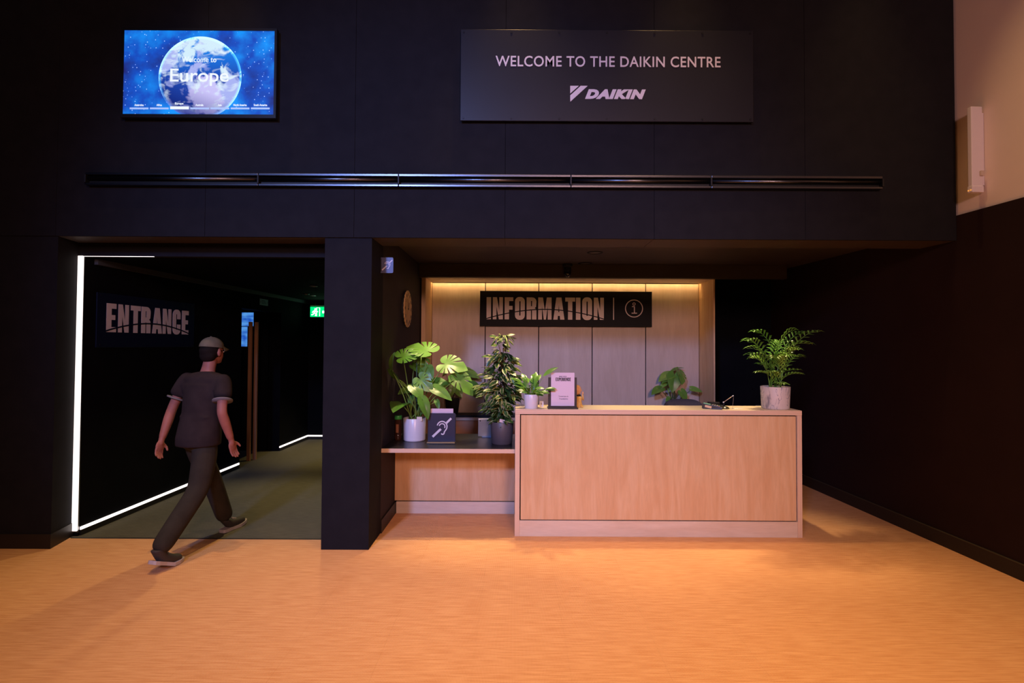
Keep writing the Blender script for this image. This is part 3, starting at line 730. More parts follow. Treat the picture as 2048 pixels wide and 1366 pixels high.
ribbon('swoosh', [(a[0] - 0.01 + (b[0]-a[0]+0.02)*i/32, a[1] + h_*(0.02 + 0.44*math.sin(math.pi*i/32)**0.9)) for i in range(33)], h_*0.045, -0.0528, M_IB, ib)
a, b = ip(1517, 408), ip(1526, 182); box('divider', a[0], b[0], -0.0515, -0.0498, a[1], b[1], M_IBT, ib)
c = ip(1731, 292); rr = (ip(1822, 292)[0]-c[0])*0.96
ribbon('ring', [(c[0]+rr*math.cos(2*math.pi*k/40), c[1]+rr*math.sin(2*math.pi*k/40)) for k in range(41)], 0.011, -0.051, M_IBT, ib)
k_ = rr/91.0
ribbon('dot', [(c[0]+13*k_*math.cos(2*math.pi*j/20), c[1]+48*k_+13*k_*math.sin(2*math.pi*j/20)) for j in range(21)], 0.0085, -0.051, M_IBT, ib)
ribbon('letter_i', [(c[0]-22*k_, c[1]+20*k_), (c[0]+4*k_, c[1]+20*k_)], 0.011, -0.051, M_IBT, ib)
ribbon('letter_i', [(c[0]+4*k_, c[1]+25*k_), (c[0]+4*k_, c[1]-50*k_)], 0.012, -0.051, M_IBT, ib)
ribbon('letter_i', [(c[0]-26*k_, c[1]-50*k_), (c[0]+32*k_, c[1]-50*k_)], 0.011, -0.051, M_IBT, ib)

# camera dome under the beam, unlit ceiling fittings
dm = empty('security_camera', (P(1135, 532, 1.86).x, 1.86, 2.65)); tag(dm, 'small black dome security camera at the dark beam', 'camera')
lathe('mount', [(0, 0), (.06, 0), (.06, -.03), (.045, -.04), (.045, -.10)], M_BLACK, dm, 24)
lathe('dome', [(.045, -.10), (.045, -.12), (.036, -.145), (.02, -.158), (0, -.163)], mat('black_glass', (0.01, 0.01, 0.012), 0.08, 0, 0.6), dm, 24)
for px, py, lab in ((1190, 505, 'unlit round fitting in the ceiling left of the desk middle'), (1168, 529, 'unlit round fitting in the ceiling beside the security camera')):
    q_ = PZ(px, py, 2.65); q_.y = min(q_.y, 1.8)
    t_ = empty('ceiling_fitting', (q_.x, q_.y, 2.65)); tag(t_, lab, 'ceiling fitting')
    lathe('ring', [(.085, 0), (.085, -.006), (.07, -.008), (.066, 0)], M_BLACK, t_, 28); lathe('lens', [(.066, -.002), (0, -.002)], mat('dim_lens', (0.10, 0.08, 0.07), 0.3), t_, 28)

# ------------------------------------------------------------------ reception desk
DX0, DX1, DY, DZ, DT = 0.010, 2.510, 0.05, 1.10, 0.042
dk = empty('reception_desk', (DX0, DY, 0)); tag(dk, 'birch plywood reception desk with a wide inset front panel', 'desk')
DW = DX1-DX0
tp = box('top', 0.0, DW, 0.001, 0.36, DZ-DT, DZ, M_BIRCHTOP, dk, 0.0015)
box('edge_band', 0.0, DW, -0.001, 0.001, DZ-DT+0.001, DZ-0.001, M_EDGE_Z, tp)
for x0_ in (0.0, DW-DT):
    s_ = box('side', x0_, x0_+DT, 0.001, 0.80, 0.0, DZ-DT-0.0005, M_BIRCH2, dk, 0.0015)
    box('edge_band', x0_+0.001, x0_+DT-0.001, -0.001, 0.001, 0.001, DZ-DT-0.001, M_EDGE_X, s_)
g_ = 0.009
fp = box('front_panel', DT+g_, DW-DT-g_, 0.004, 0.024, 0.135+g_, DZ-DT-g_, M_BIRCH, dk, 0.001)
box('plinth', DT+0.0005, DW-DT-0.0005, 0.002, 0.022, 0.0, 0.135, M_BIRCH2, dk, 0.001)
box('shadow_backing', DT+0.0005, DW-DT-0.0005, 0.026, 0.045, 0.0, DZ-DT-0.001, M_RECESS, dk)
box('worktop', DT+0.0005, DW-DT-0.0005, 0.045, 0.78, 0.715, 0.74, M_BIRCHTOP, dk)
# return counter
RCY = 0.124
rc = empty('return_counter', (-1.172, RCY, 0)); tag(rc, 'lower return counter with black top and wood front beside pillar', 'counter')
RW = DX0 + 1.172 - 0.001
M_TOPBLK = noisy('black_laminate', (0.012, 0.012, 0.014), (0.016, 0.016, 0.018), (1, 1, 1), 30, 2, 0.33, spec=0.5)
bd = box('board', 0.0, RW, 0.0, 0.80, 0.702, 0.736, M_BIRCHTOP, rc)
box('edge_band', 0.0, RW, -0.002, 0.0, 0.702, 0.7385, M_EDGE_Z, bd)
box('top', 0.0, RW, 0.0, 0.80, 0.736, 0.740, M_TOPBLK, rc)
box('front_panel', 0.002, RW-0.002, 0.545, 0.565, 0.125, 0.702, M_BIRCH, rc, 0.001)
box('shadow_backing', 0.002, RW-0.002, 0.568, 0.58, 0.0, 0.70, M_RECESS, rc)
box('plinth', 0.018, RW-0.002, 0.542, 0.566, 0.0, 0.115, M_BIRCH2, rc, 0.001)
box('back_rail', 0.002, RW-0.002, 0.70, 0.72, 0.60, 0.70, M_BIRCH2, rc)

# ------------------------------------------------------------------ clock on the side wall
ck = empty('wall_clock', (-1.172, 1.09, 2.04)); ck.rotation_euler.z = math.pi/2
tag(ck, 'round wooden wall clock with scalloped edge on the dark side wall', 'clock')
M_CLK = wood('clock_wood', (0.62, 0.38, 0.15), (0.72, 0.46, 0.20), (0.67, 0.42, 0.17))
N_ = 144
prism_xz('face', [((0.192+0.006*math.cos(24*t_))*math.cos(t_), (0.192+0.006*math.cos(24*t_))*math.sin(t_)) for t_ in [2*math.pi*k/N_ for k in range(N_)]], -0.034, -0.022, M_CLK, ck)
disc_xz('back_disc', 0, 0, 0.178, -0.022, 0.0, M_BLACK, ck, 48)
M_NUM = mat('clock_numerals', (0.03, 0.018, 0.01), 0.6)
for k in range(12):
    t_ = 2*math.pi*k/12
    prism_xz('numeral', [(0.158*math.cos(t_)+0.016*math.cos(t_+s_*2*math.pi/8)*(0.7 if k % 2 else 1.0), 0.158*math.sin(t_)+0.02*math.sin(t_+s_*2*math.pi/8)) for s_ in range(8)], -0.0352, -0.0338, M_NUM, ck)
ribbon('hour_hand', [(0, 0), (0.045, 0.07)], 0.010, -0.037, M_NUM, ck); ribbon('minute_hand', [(0, 0), (-0.06, 0.10)], 0.007, -0.039, M_NUM, ck)
disc_xz('hub', 0, 0, 0.010, -0.041, -0.034, M_NUM, ck, 16)

# hearing-loop flag sign on the side wall
fs = empty('flag_sign', (-1.172, 0.02, 0)); fs.location.z = P(771, 546, 0.02).z
fw = P(786, 530, 0.02).x + 1.172; fh = P(771, 515, 0.02).z - fs.location.z
fs.location.x = -1.169
tag(fs, 'small blue projecting sign with ear symbol beside the pillar', 'sign')
M_BLUES = mat('slate_blue_sign', (0.085, 0.095, 0.19), 0.4)
prism_xz('plate', [(0.0, 0.0)] + arc(fw-0.012, 0.012, 0.012, 0.012, -90, 0, 5) + arc(fw-0.012, fh-0.012, 0.012, 0.012, 0, 90, 5) + [(0.0, fh)], -0.003, 0.003, M_BLUES, fs)
box('bracket', 0.0, 0.006, -0.012, 0.012, fh*0.08, fh*0.92, M_BLACK, fs)
ear_symbol(fw*0.53, fh*0.5, fh*0.72, -0.004, mat('symbol_white', (0.72, 0.68, 0.74), 0.5), fs)

# white emergency light on the right wall
def on_right(px, py):
    k = (RBu[0]-RAu[0])/(RBu[1]-RAu[1]); d = ray(px, py)
    t = (RAu[0] + k*(CAM.y-RAu[1]) - CAM.x) / (d.x - k*d.y)
    return CAM + d*t
a = on_right(1962, 216); b = on_right(1968, 384)
wlz = empty('wall_light', (0, 0, 0)); tag(wlz, 'white upright emergency light box on the pale right wall', 'wall light')
wlz.location = (a.x-0.002, (a.y+b.y)/2, b.z); wlz.rotation_euler.z = -math.pi/2 - math.atan(0.0540)*-1
HL = a.z-b.z
M_EML = mat('emergency_white', (0.78, 0.72, 0.78), 0.35)
box('body', -0.019, 0.019, -0.104, -0.012, 0.0, HL, M_EML, wlz, 0.006)
box('end_cap', -0.022, 0.022, -0.107, -0.010, -0.006, 0.045, M_EML, wlz, 0.005)
box('bracket', -0.015, 0.015, -0.012, 0.0, 0.05, HL-0.05, M_EML, wlz)
box('test_switch', 0.019, 0.036, -0.045, -0.015, 0.12, 0.16, mat('switch_beige', (0.6, 0.5, 0.42), 0.5), wlz, 0.003)
for xx in (-0.010, 0.010): disc_xz('indicator', xx, 0.012, 0.006, -0.110, -0.107, mat('amber_lamp', (0.8, 0.4, 0.1), 0.4, emit=(1, 0.45, 0.1), estr=0.6), wlz, 12)

# ------------------------------------------------------------------ plants
def leaf_mat(name, dark, light, rough=0.38, variegated=None, spec=0.5):
    m = mat(name, dark, rough, 0, spec)
    nt = m.node_tree; N, L = nt.nodes, nt.links; b = N['Principled BSDF']
    oi = N.new('ShaderNodeObjectInfo'); r = N.new('ShaderNodeValToRGB')
    r.color_ramp.elements[0].color = (*dark, 1); r.color_ramp.elements[1].color = (*light, 1)
    L.new(oi.outputs['Random'], r.inputs[0]); out = r.outputs[0]
    tc = N.new('ShaderNodeTexCoord')
    if variegated:
        sx = N.new('ShaderNodeSeparateXYZ'); L.new(tc.outputs['Generated'], sx.inputs[0])
        ab = N.new('ShaderNodeMath'); ab.operation = 'SUBTRACT'; ab.inputs[1].default_value = 0.5; L.new(sx.outputs[0], ab.inputs[0])
        a2 = N.new('ShaderNodeMath'); a2.operation = 'ABSOLUTE'; L.new(ab.outputs[0], a2.inputs[0])
        no = N.new('ShaderNodeTexNoise'); no.inputs['Scale'].default_value = 6; L.new(tc.outputs['Generated'], no.inputs['Vector'])
        ad = N.new('ShaderNodeMath'); ad.operation = 'MULTIPLY_ADD'; L.new(no.outputs['Fac'], ad.inputs[0]); ad.inputs[1].default_value = 0.5; L.new(a2.outputs[0], ad.inputs[2])
        r2 = N.new('ShaderNodeValToRGB'); r2.color_ramp.elements[0].position = 0.46; r2.color_ramp.elements[1].position = 0.56
        L.new(ad.outputs[0], r2.inputs[0])
        mx = N.new('ShaderNodeMixRGB'); L.new(r2.outputs[0], mx.inputs[0]); L.new(out, mx.inputs[1]); mx.inputs[2].default_value = (*variegated, 1)
        out = mx.outputs[0]
    else:
        no = N.new('ShaderNodeTexNoise'); no.inputs['Scale'].default_value = 3; no.inputs['Detail'].default_value = 3
        L.new(tc.outputs['Generated'], no.inputs['Vector'])
        mx = N.new('ShaderNodeMixRGB'); mx.blend_type = 'OVERLAY'; mx.inputs[0].default_value = 0.35
        L.new(out, mx.inputs[1]); L.new(no.outputs['Fac'], mx.inputs[2]); out = mx.outputs[0]
    L.new(out, b.inputs['Base Color'])
    b.inputs['Subsurface Weight'].default_value = 0.0
    return m
M_MON = leaf_mat('monstera_green', (0.07, 0.20, 0.02), (0.20, 0.40, 0.06), 0.36)
M_FIC = leaf_mat('ficus_variegated', (0.014, 0.045, 0.012), (0.060, 0.13, 0.02), 0.35, (0.40, 0.39, 0.15), 0.35)
M_LILY = leaf_mat('lily_green', (0.04, 0.15, 0.02), (0.18, 0.38, 0.05), 0.3)
M_PALM = leaf_mat('palm_green', (0.06, 0.19, 0.02), (0.20, 0.38, 0.05), 0.3)
M_PHI = leaf_mat('philodendron_green', (0.10, 0.20, 0.03), (0.20, 0.29, 0.06), 0.35)
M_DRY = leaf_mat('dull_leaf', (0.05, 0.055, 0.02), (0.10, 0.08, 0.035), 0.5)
M_STEM = mat('green_stem', (0.17, 0.30, 0.05), 0.45)
M_STEMD = mat('brown_stem', (0.10, 0.06, 0.03), 0.7)
M_SOIL = noisy('soil', (0.02, 0.013, 0.009), (0.05, 0.035, 0.022), (1, 1, 1), 40, 3, 0.95)

def heart_leaf(slits=(), wide=1.0, droop=0.28, fold=0.18, n=44, tipsharp=1.0):
    tab = [(0, 1.0), (12, .86), (30, .70), (55, .58), (80, .52), (110, .49), (135, .44), (155, .36), (168, .24)]
    def R(t):
        t = abs(t)
        for (a, ra), (b, rb_) in zip(tab, tab[1:]):
            if t <= b: return ra + (rb_-ra)*(t-a)/(b-a)
        return tab[-1][1]
    angs = sorted(set([-168 + 336*i/n for i in range(n+1)] + [s_*q + d for s_ in slits for q in (1, -1) for d in (-4.2, -1.4, 1.4, 4.2)]))
    V = [(0, 0, 0)]; rings = (0.38, 0.7, 1.0)
    for t in angs:
        cut = 1.0
        for s_ in slits:
            if abs(abs(t)-s_) < 2.0: cut = 0.42
        for k, f in enumerate(rings):
            r_ = R(t)*f
            if k == 2: r_ = R(t)*(cut if cut < 1 else 1)
            if k == 1 and cut < 1: r_ = R(t)*0.40
            x_, y_ = math.sin(math.radians(t))*r_*wide, math.cos(math.radians(t))*r_
            z_ = fold*abs(x_) - droop*(y_*abs(y_))*0.9 - 0.45*fold*x_*x_*2
            V.append((x_, y_, z_))
    F = []; m_ = len(angs)
    for i in range(m_-1):
        a, b = 1+3*i, 1+3*(i+1)
        F += [(0, a, b), (a, a+1, b+1, b), (a+1, a+2, b+2, b+1)]
    me = bpy.data.meshes.new('leaf'); me.from_pydata(V, [], F); me.update()
    for p in me.polygons: p.use_smooth = True
    return me
def blade(w=0.3, droop=0.25, fold=0.2, n=5):      # simple lance-shaped leaf, tip along +y
    V = []; F = []
    for i in range(n+1):
        t = i/n; hw = w*0.5*math.sin(math.pi*min(1, t*0.94+0.06))**0.8 if i < n else 0.004
        z_ = -droop*t*t
        V += [(-hw, t, z_+fold*hw), (0, t, z_), (hw, t, z_+fold*hw)]
    for i in range(n):
        a = 3*i; F += [(a, a+1, a+4, a+3), (a+1, a+2, a+5, a+4)]
    me = bpy.data.meshes.new('leaf'); me.from_pydata(V, [], F); me.update()
    for p in me.polygons: p.use_smooth = True
    return me
def orient(dirv, normal):
    y = Vector(dirv).normalized(); z = Vector(normal); z = (z - y*z.dot(y))
    if z.length < 1e-4: z = Vector((0, -1, 0.2)) - y*Vector((0, -1, 0.2)).dot(y)
    z.normalize(); x = y.cross(z)
    return Matrix((x, y, z)).transposed().to_4x4()
def put_leaf(me, root, loc, dirv, normal, size, m, name='leaf'):
    o = link(name, me, m, root)
    o.matrix_basis = Matrix.Translation(Vector(loc)-root.location) @ orient(dirv, normal) @ Matrix.Scale(size, 4)
    return o
def curve_pts(a, b, sag=0.0, n=6, side=(0, 0, 0)):
    a, b, s_ = Vector(a), Vector(b), Vector(side)
    return [a.lerp(b, i/n) + (Vector((0, 0, sag)) + s_)*math.sin(math.pi*i/n) for i in range(n+1)]
def stem(root, a, b, r0, r1, m, sag=0.0, side=(0, 0, 0), name='stem'):
    pts = [p-root.location for p in curve_pts(a, b, sag, 6, side)]
    return tube(name, pts, [r0+(r1-r0)*i/6 for i in range(7)], m, root, 6)
def pot(root, r_top, r_bot, h, m, thick=0.006, soil=True, rim=None, name='pot'):
    prof = [(0, 0), (r_bot*0.93, 0), (r_bot, 0.008), (r_top, h-0.003), (r_top-0.002, h), (r_top-thick, h), (r_top-thick-0.001, h-0.035), (0, h-0.036)]
    o = lathe(name, prof, m, root, 40)
    if soil: lathe('soil', [(r_top-thick-0.0015, h-0.028), (0, h-0.022)], M_SOIL, root, 24)
    return o

# --- monstera in the white pot
mp_ = empty('potted_monstera', (-0.957, 0.54, 0.740)); tag(mp_, 'tall monstera with split leaves in white pot on the return counter', 'potted plant')
M_POTW = mat('white_glazed_pot', (0.74, 0.70, 0.74), 0.28, 0, 0.5)
pot(mp_, 0.108, 0.104, 0.215, M_POTW)
SL = heart_leaf((28, 50, 74, 100), 1.05); SL2 = heart_leaf((32, 60, 90), 0.95, 0.4); HL_ = heart_leaf((), 0.9, 0.35); NL = heart_leaf((), 0.62, 0.35)
c1 = lambda x_, y_: (760 + x_/10.24, 670 + y_/10.24)
mon = [ # attach, dY, tip, dY, mesh, normal, width-agnostic
 ((965, 330), .02, (650, 180), .10, SL, (0.15, -0.55, 0.8), 1.35),
 ((470, 450), -.06, (850, 330), -.02, SL, (-0.1, -0.6, 0.75), 1.15),
 ((1345, 600), -.03, (1725, 640), -.10, SL, (0.05, -0.75, 0.65), 1.12),
 ((1590, 880), -.08, (1930, 1160), -.14, SL2, (0.25, -0.75, 0.6), 1.0),
 ((830, 910), -.12, (1085, 1160), -.20, SL2, (-0.3, -0.8, 0.5), .88),
 ((1150, 1110), -.14, (1455, 1270), -.22, NL, (-0.1, -0.7, 0.7), 1.0),
 ((1095, 985), .05, (1370, 940), .0, HL_, (0.0, -0.7, 0.7), 1.0),
 ((235, 690), -.05, (185, 320), .02, NL, (-0.75, -0.6, 0.1), .85),
 ((255, 800), -.08, (395, 1095), -.12, NL, (-0.4, -0.8, 0.3), 1.0),
 ((680, 1090), .04, (380, 1130), -.06, HL_, (0.1, -0.5, 0.85), 1.0),
 ((700, 1080), -.16, (870, 1270), -.24, HL_, (0.2, -0.6, 0.7), 1.0),
 ((850, 430), .12, (910, 800), .06, SL2, (-0.3, -0.9, 0.2), 1.0),
 ((690, 640), .10, (870, 760), .03, NL, (0.0, -0.6, 0.8), 1.0),
 ((990, 690), .06, (1060, 880), .0, HL_, (-0.2, -0.85, 0.4), 1.0),
 ((430, 980), .0, (640, 1090), .06, NL, (0.0, -0.5, 0.85), 1.0),
 ((330, 1400), -.02, (130, 1390), -.10, NL, (0.1, -0.4, 0.9), .7),
 ((880, 1360), -.22, (1010, 1690), -.28, NL, (0.4, -0.8, 0.3), 1.0),
 ((1160, 1360), -.05, (1210, 1500), -.10, NL, (0.2, -0.8, 0.4), 1.0),
 ((830, 1390), -.14, (960, 1400), -.18, HL_, (0, -0.5, 0.9), 1.0),
 ((640, 1300), .0, (600, 1510), -.05, NL, (-0.3, -0.9, 0.2), 1.0),
]
def clear_wall(px, py, Y):             # keep foliage off the side wall
    while P(px, py, Y).x < -1.12: Y -= 0.02
    return P(px, py, Y)
top_c = mp_.location + Vector((0, 0, 0.19))
for i, (a, da, t_, dt, me_, nr, k_) in enumerate(mon):
    A = clear_wall(*c1(*a), 0.54+da); T = clear_wall(*c1(*t_), 0.54+dt)
    lo_ = put_leaf(me_, mp_, A, T-A, nr, (T-A).length*k_*1.0, M_MON)
    mnx = min((mp_.location + lo_.matrix_basis @ v.co).x for v in me_.vertices)
    if mnx < -1.163:
        lo_.matrix_basis = Matrix.Translation((-1.163-mnx, 0, 0)) @ lo_.matrix_basis; A.x += -1.163-mnx
    base = top_c + Vector((0.05*math.cos(i*2.4), 0.05*math.sin(i*2.4), 0.0))
    stem(mp_, base, A, 0.0062, 0.0036, M_STEM, 0.0, ((A.x-base.x)*-0.12, 0, 0), 'stem')
tube('stake', [(0.012, 0.02, 0.18), (0.012, 0.02, 0.75)], 0.006, mat('moss_stake', (0.05, 0.10, 0.05), 0.9), mp_)
box('plant_tag', 0.035, 0.085, -0.085, -0.083, 0.195, 0.235, mat('tag_cream', (0.75, 0.70, 0.55), 0.6), mp_)

# --- ficus in the grey pot
fi = empty('potted_ficus', (-0.113, 0.40, 0.740)); tag(fi, 'bushy variegated weeping fig in dark grey pot beside the desk', 'potted plant')
M_POTG = mat('dark_grey_pot', (0.085, 0.070, 0.078), 0.45)
pot(fi, 0.108, 0.098, 0.205, M_POTG)
rnd = random.Random(11)
prof = [(0.21, 0.07), (0.30, 0.125), (0.42, 0.17), (0.52, 0.225), (0.60, 0.205), (0.70, 0.155), (0.80, 0.115), (0.88, 0.085), (0.95, 0.09), (1.06, 0.07)]
def rad(z_):
    for (a, ra), (b, rb_) in zip(prof, prof[1:]):
        if z_ <= b: return ra + (rb_-ra)*max(0, (z_-a))/(b-a)
    return prof[-1][1]
for j in range(3):
    t_ = j*2.1
    tube('trunk', [(0.02*math.cos(t_), 0.02*math.sin(t_), 0.17), (0.015*math.cos(t_+1.5), 0.015*math.sin(t_+1.5), 0.40), (0.02*math.cos(t_+3), 0.02*math.sin(t_+3), 0.62), (0.05*math.cos(t_), 0.03*math.sin(t_), 0.92)], [.007, .006, .004, .002], M_STEMD, fi, 6)
for j in range(26):
    z_ = 0.30 + 0.62*j/26; t_ = j*2.399; r_ = rad(z_)*0.85
    tube('branch', [(0.01*math.cos(t_), 0.01*math.sin(t_), z_-0.07), (r_*0.55*math.cos(t_), r_*0.55*math.sin(t_), z_+0.03), (r_*math.cos(t_), r_*math.sin(t_), z_)], [.0035, .0026, .0015], M_STEMD, fi, 5)
FL = [blade(0.46, 0.22, 0.25, 4), blade(0.40, 0.10, 0.35, 4), blade(0.50, 0.35, 0.15, 4)]
LZ = 1.079+0.74
for j in range(295):
    u = rnd.random()
    z_ = 0.22 + 0.80*(u**1.15)
    t_ = rnd.uniform(0, 2*math.pi); r_ = rad(z_)*0.86*math.sqrt(rnd.uniform(0.05, 1.0))
    x_, y_ = r_*math.cos(t_), min(r_*math.sin(t_), 0.2)
    if x_ > 0.03 and z_ < 0.42: x_ = 0.03*rnd.random()
    out = Vector((math.cos(t_)+rnd.uniform(-.5, .5), math.sin(t_)+rnd.uniform(-.5, .5), rnd.uniform(-1.0, 0.35)))
    nr = Vector((rnd.uniform(-.5, .5)+0.3*math.cos(t_), rnd.uniform(-.9, .2)+0.3*math.sin(t_), rnd.uniform(0.3, 1.0)))
    sz = rnd.uniform(0.080, 0.118)*(0.70 if z_ > 0.85 else 1)
    put_leaf(FL[j % 3], fi, fi.location+Vector((x_, y_, z_)), out, nr, sz, M_FIC)
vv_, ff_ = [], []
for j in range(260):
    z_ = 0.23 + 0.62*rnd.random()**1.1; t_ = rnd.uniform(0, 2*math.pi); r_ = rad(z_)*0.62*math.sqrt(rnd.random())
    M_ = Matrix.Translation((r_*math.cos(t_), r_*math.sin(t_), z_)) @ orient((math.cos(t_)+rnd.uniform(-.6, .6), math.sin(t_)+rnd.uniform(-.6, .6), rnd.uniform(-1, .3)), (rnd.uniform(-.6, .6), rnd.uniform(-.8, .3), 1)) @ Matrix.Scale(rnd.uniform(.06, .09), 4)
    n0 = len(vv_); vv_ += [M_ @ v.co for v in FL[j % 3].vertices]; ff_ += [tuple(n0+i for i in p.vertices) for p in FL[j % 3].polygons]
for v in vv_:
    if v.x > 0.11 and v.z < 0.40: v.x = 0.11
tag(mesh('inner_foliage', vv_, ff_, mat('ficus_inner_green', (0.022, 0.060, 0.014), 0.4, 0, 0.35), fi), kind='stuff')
box('plant_tag', -0.075, -0.03, -0.10, -0.098, 0.20, 0.23, mat('tag_pale', (0.7, 0.55, 0.55), 0.6), fi).rotation_euler = (0, 0.25, 0)

# --- small leafy plant in white pot on the desk
li = empty('potted_lily', (0.152, 0.135, 1.10)); tag(li, 'small leafy green plant in white pot at the left end of the desk', 'potted plant')
pot(li, 0.068, 0.058, 0.125, M_POTW)
LB = [blade(0.40, 0.30, 0.2, 6), blade(0.36, 0.20, 0.25, 6), blade(0.44, 0.45, 0.15, 6)]
rnd = random.Random(5)
for j in range(60):
    t_ = j*2.399 + rnd.uniform(-.2, .2); el = 0.55 + 0.95*((j*0.618) % 1.0)
    b0 = li.location + Vector((0.025*math.cos(t_), 0.02*math.sin(t_), 0.11))
    d_ = Vector((math.cos(t_)*math.cos(el), math.sin(t_)*math.cos(el)*0.8, math.sin(el)))
    if d_.x > 0.3: d_.y = -abs(d_.y)-0.30; d_.normalize()
    b1 = b0 + d_*rnd.uniform(0.03, 0.145)
    if b1.z < 1.215: b1.z = 1.215
    stem(li, b0, b1, 0.0022, 0.0016, M_STEM, 0.006)
    put_leaf(LB[j % 3], li, b1, Vector((d_.x*1.1+rnd.uniform(-.3, .3), d_.y, d_.z*0.55-0.10)), (rnd.uniform(-.4, .4), -0.55, 0.8), rnd.uniform(0.065, 0.10), M_LILY)
A, T = P(1087, 752, 0.1), P(1116, 736, 0.08)
stem(li, li.location+Vector((0.01, 0, .11)), A, .0022, .0016, M_STEM); put_leaf(LB[1], li, A, T-A+Vector((0, 0, .03)), (-.3, -.6, .7), 0.15, M_LILY)

# --- palm in the marbled pot
pm = empty('potted_palm', (2.352, 0.20, 1.10)); tag(pm, 'feathery parlour palm in marbled white pot at right end of desk', 'potted plant')
def marble():
    m = mat('marbled_pot', (0.7, 0.6, 0.6), 0.5)
    nt = m.node_tree; N, L = nt.nodes, nt.links; b = N['Principled BSDF']
    tc = N.new('ShaderNodeTexCoord'); mp2 = N.new('ShaderNodeMapping'); mp2.inputs['Scale'].default_value = (1, 1, 0.45); L.new(tc.outputs['Object'], mp2.inputs[0])
    n1 = N.new('ShaderNodeTexNoise'); n1.inputs['Scale'].default_value = 9; n1.inputs['Detail'].default_value = 6; n1.inputs['Distortion'].default_value = 1.4
    L.new(mp2.outputs[0], n1.inputs['Vector'])
    r = N.new('ShaderNodeValToRGB'); e = r.color_ramp.elements
    e[0].position, e[0].color = 0.28, (0.10, 0.09, 0.13, 1); e[1].position, e[1].color = 0.42, (0.70, 0.60, 0.52, 1)
    k = e.new(0.505); k.color = (0.70, 0.61, 0.54, 1); k = e.new(0.52); k.color = (0.16, 0.14, 0.20, 1); k = e.new(0.535); k.color = (0.70, 0.61, 0.54, 1); k = e.new(0.8); k.color = (0.62, 0.52, 0.46, 1)
    L.new(n1.outputs['Fac'], r.inputs[0]); L.new(r.outputs[0], b.inputs['Base Color']); return m
pot(pm, 0.124, 0.116, 0.20, marble(), 0.008)
def frond(root, base, tip, sag, n=11, leaf=0.085, wid=0.013, roll=0.0):
    bm = bmesh.new(); base, tip = Vector(base), Vector(tip)
    pts = []
    d = tip-base; horiz = Vector((d.x, d.y, 0))
    for i in range(13):
        t_ = i/12
        pts.append(base + horiz*(t_**1.5) + Vector((0, 0, d.z*(1-(1-t_)**1.7) + sag*math.sin(math.pi*t_))))
    loc = [p-root.location for p in pts]
    add_tube(bm, loc, [0.0035*(1-0.75*i/12) for i in range(13)], 5)
    for j in range(n):
        t_ = 0.36 + 0.62*j/(n-1); f = t_*12; i = min(int(f), 11); p = loc[i].lerp(loc[i+1], f-i)
        tg = (loc[i+1]-loc[i]).normalized(); sd = tg.cross(Vector((0, 0, 1)))
        if sd.length < 0.1: sd = Vector((1, 0, 0))
        sd.normalize(); up = sd.cross(tg)
        L0 = leaf*(0.55+0.75*math.sin(math.pi*min(1, 0.18+0.78*(j/(n-1)))))
        for s_ in (-1, 1):
            dv = (tg*0.80 + sd*s_*0.75 + up*0.25).normalized()
            w_ = tg.cross(dv).cross(dv).normalized()*wid*0.5
            q0, q1, q2 = p, p + dv*L0*0.5 + up*0.004, p + dv*L0 - Vector((0, 0, 0.30*L0))
            v = [bm.verts.new(x) for x in (q0-w_*0.3, q0+w_*0.3, q1-w_, q1+w_, q2)]
            m2 = bm.verts.new(q1 + up*0.003)
            bm.faces.new((v[0], v[1], m2)); bm.faces.new((v[0], m2, v[2])); bm.faces.new((v[1], v[3], m2)); bm.faces.new((v[2], m2, v[4])); bm.faces.new((m2, v[3], v[4]))
    return bm_obj('frond', bm, M_PALM, root)
fr = [((1509, 664), -.05, .03), ((1494, 682), -.10, .04), ((1495, 697), .05, .03), ((1499, 710), -.12, .03), ((1505, 717), .08, .02), ((1516, 728), -.14, .0),
      ((1588, 661), -.03, .02), ((1606, 667), .03, .03), ((1637, 664), .16, .02), ((1620, 688), -.06, .05), ((1598, 714), .10, .03), ((1594, 700), -.14, .02),
      ((1560, 684), .12, .02), ((1551, 716), -.17, .03), ((1576, 712), -.12, .03),
      ((1513, 745), -.05, .02), ((1602, 748), .0, .02), ((1597, 740), .1, .02), ((1538, 745), -.16, .02), ((1570, 769), -.14, .01)]
for j, ((px, py), dy, sg_) in enumerate(fr):
    T = P(px, py, 0.20+dy); t_ = j*2.4
    frond(pm, pm.location+Vector((0.05*math.cos(t_), 0.05*math.sin(t_), 0.175)), T, sg_, 9 if py < 730 else 7, 0.105 if py < 720 else 0.07, 0.018)

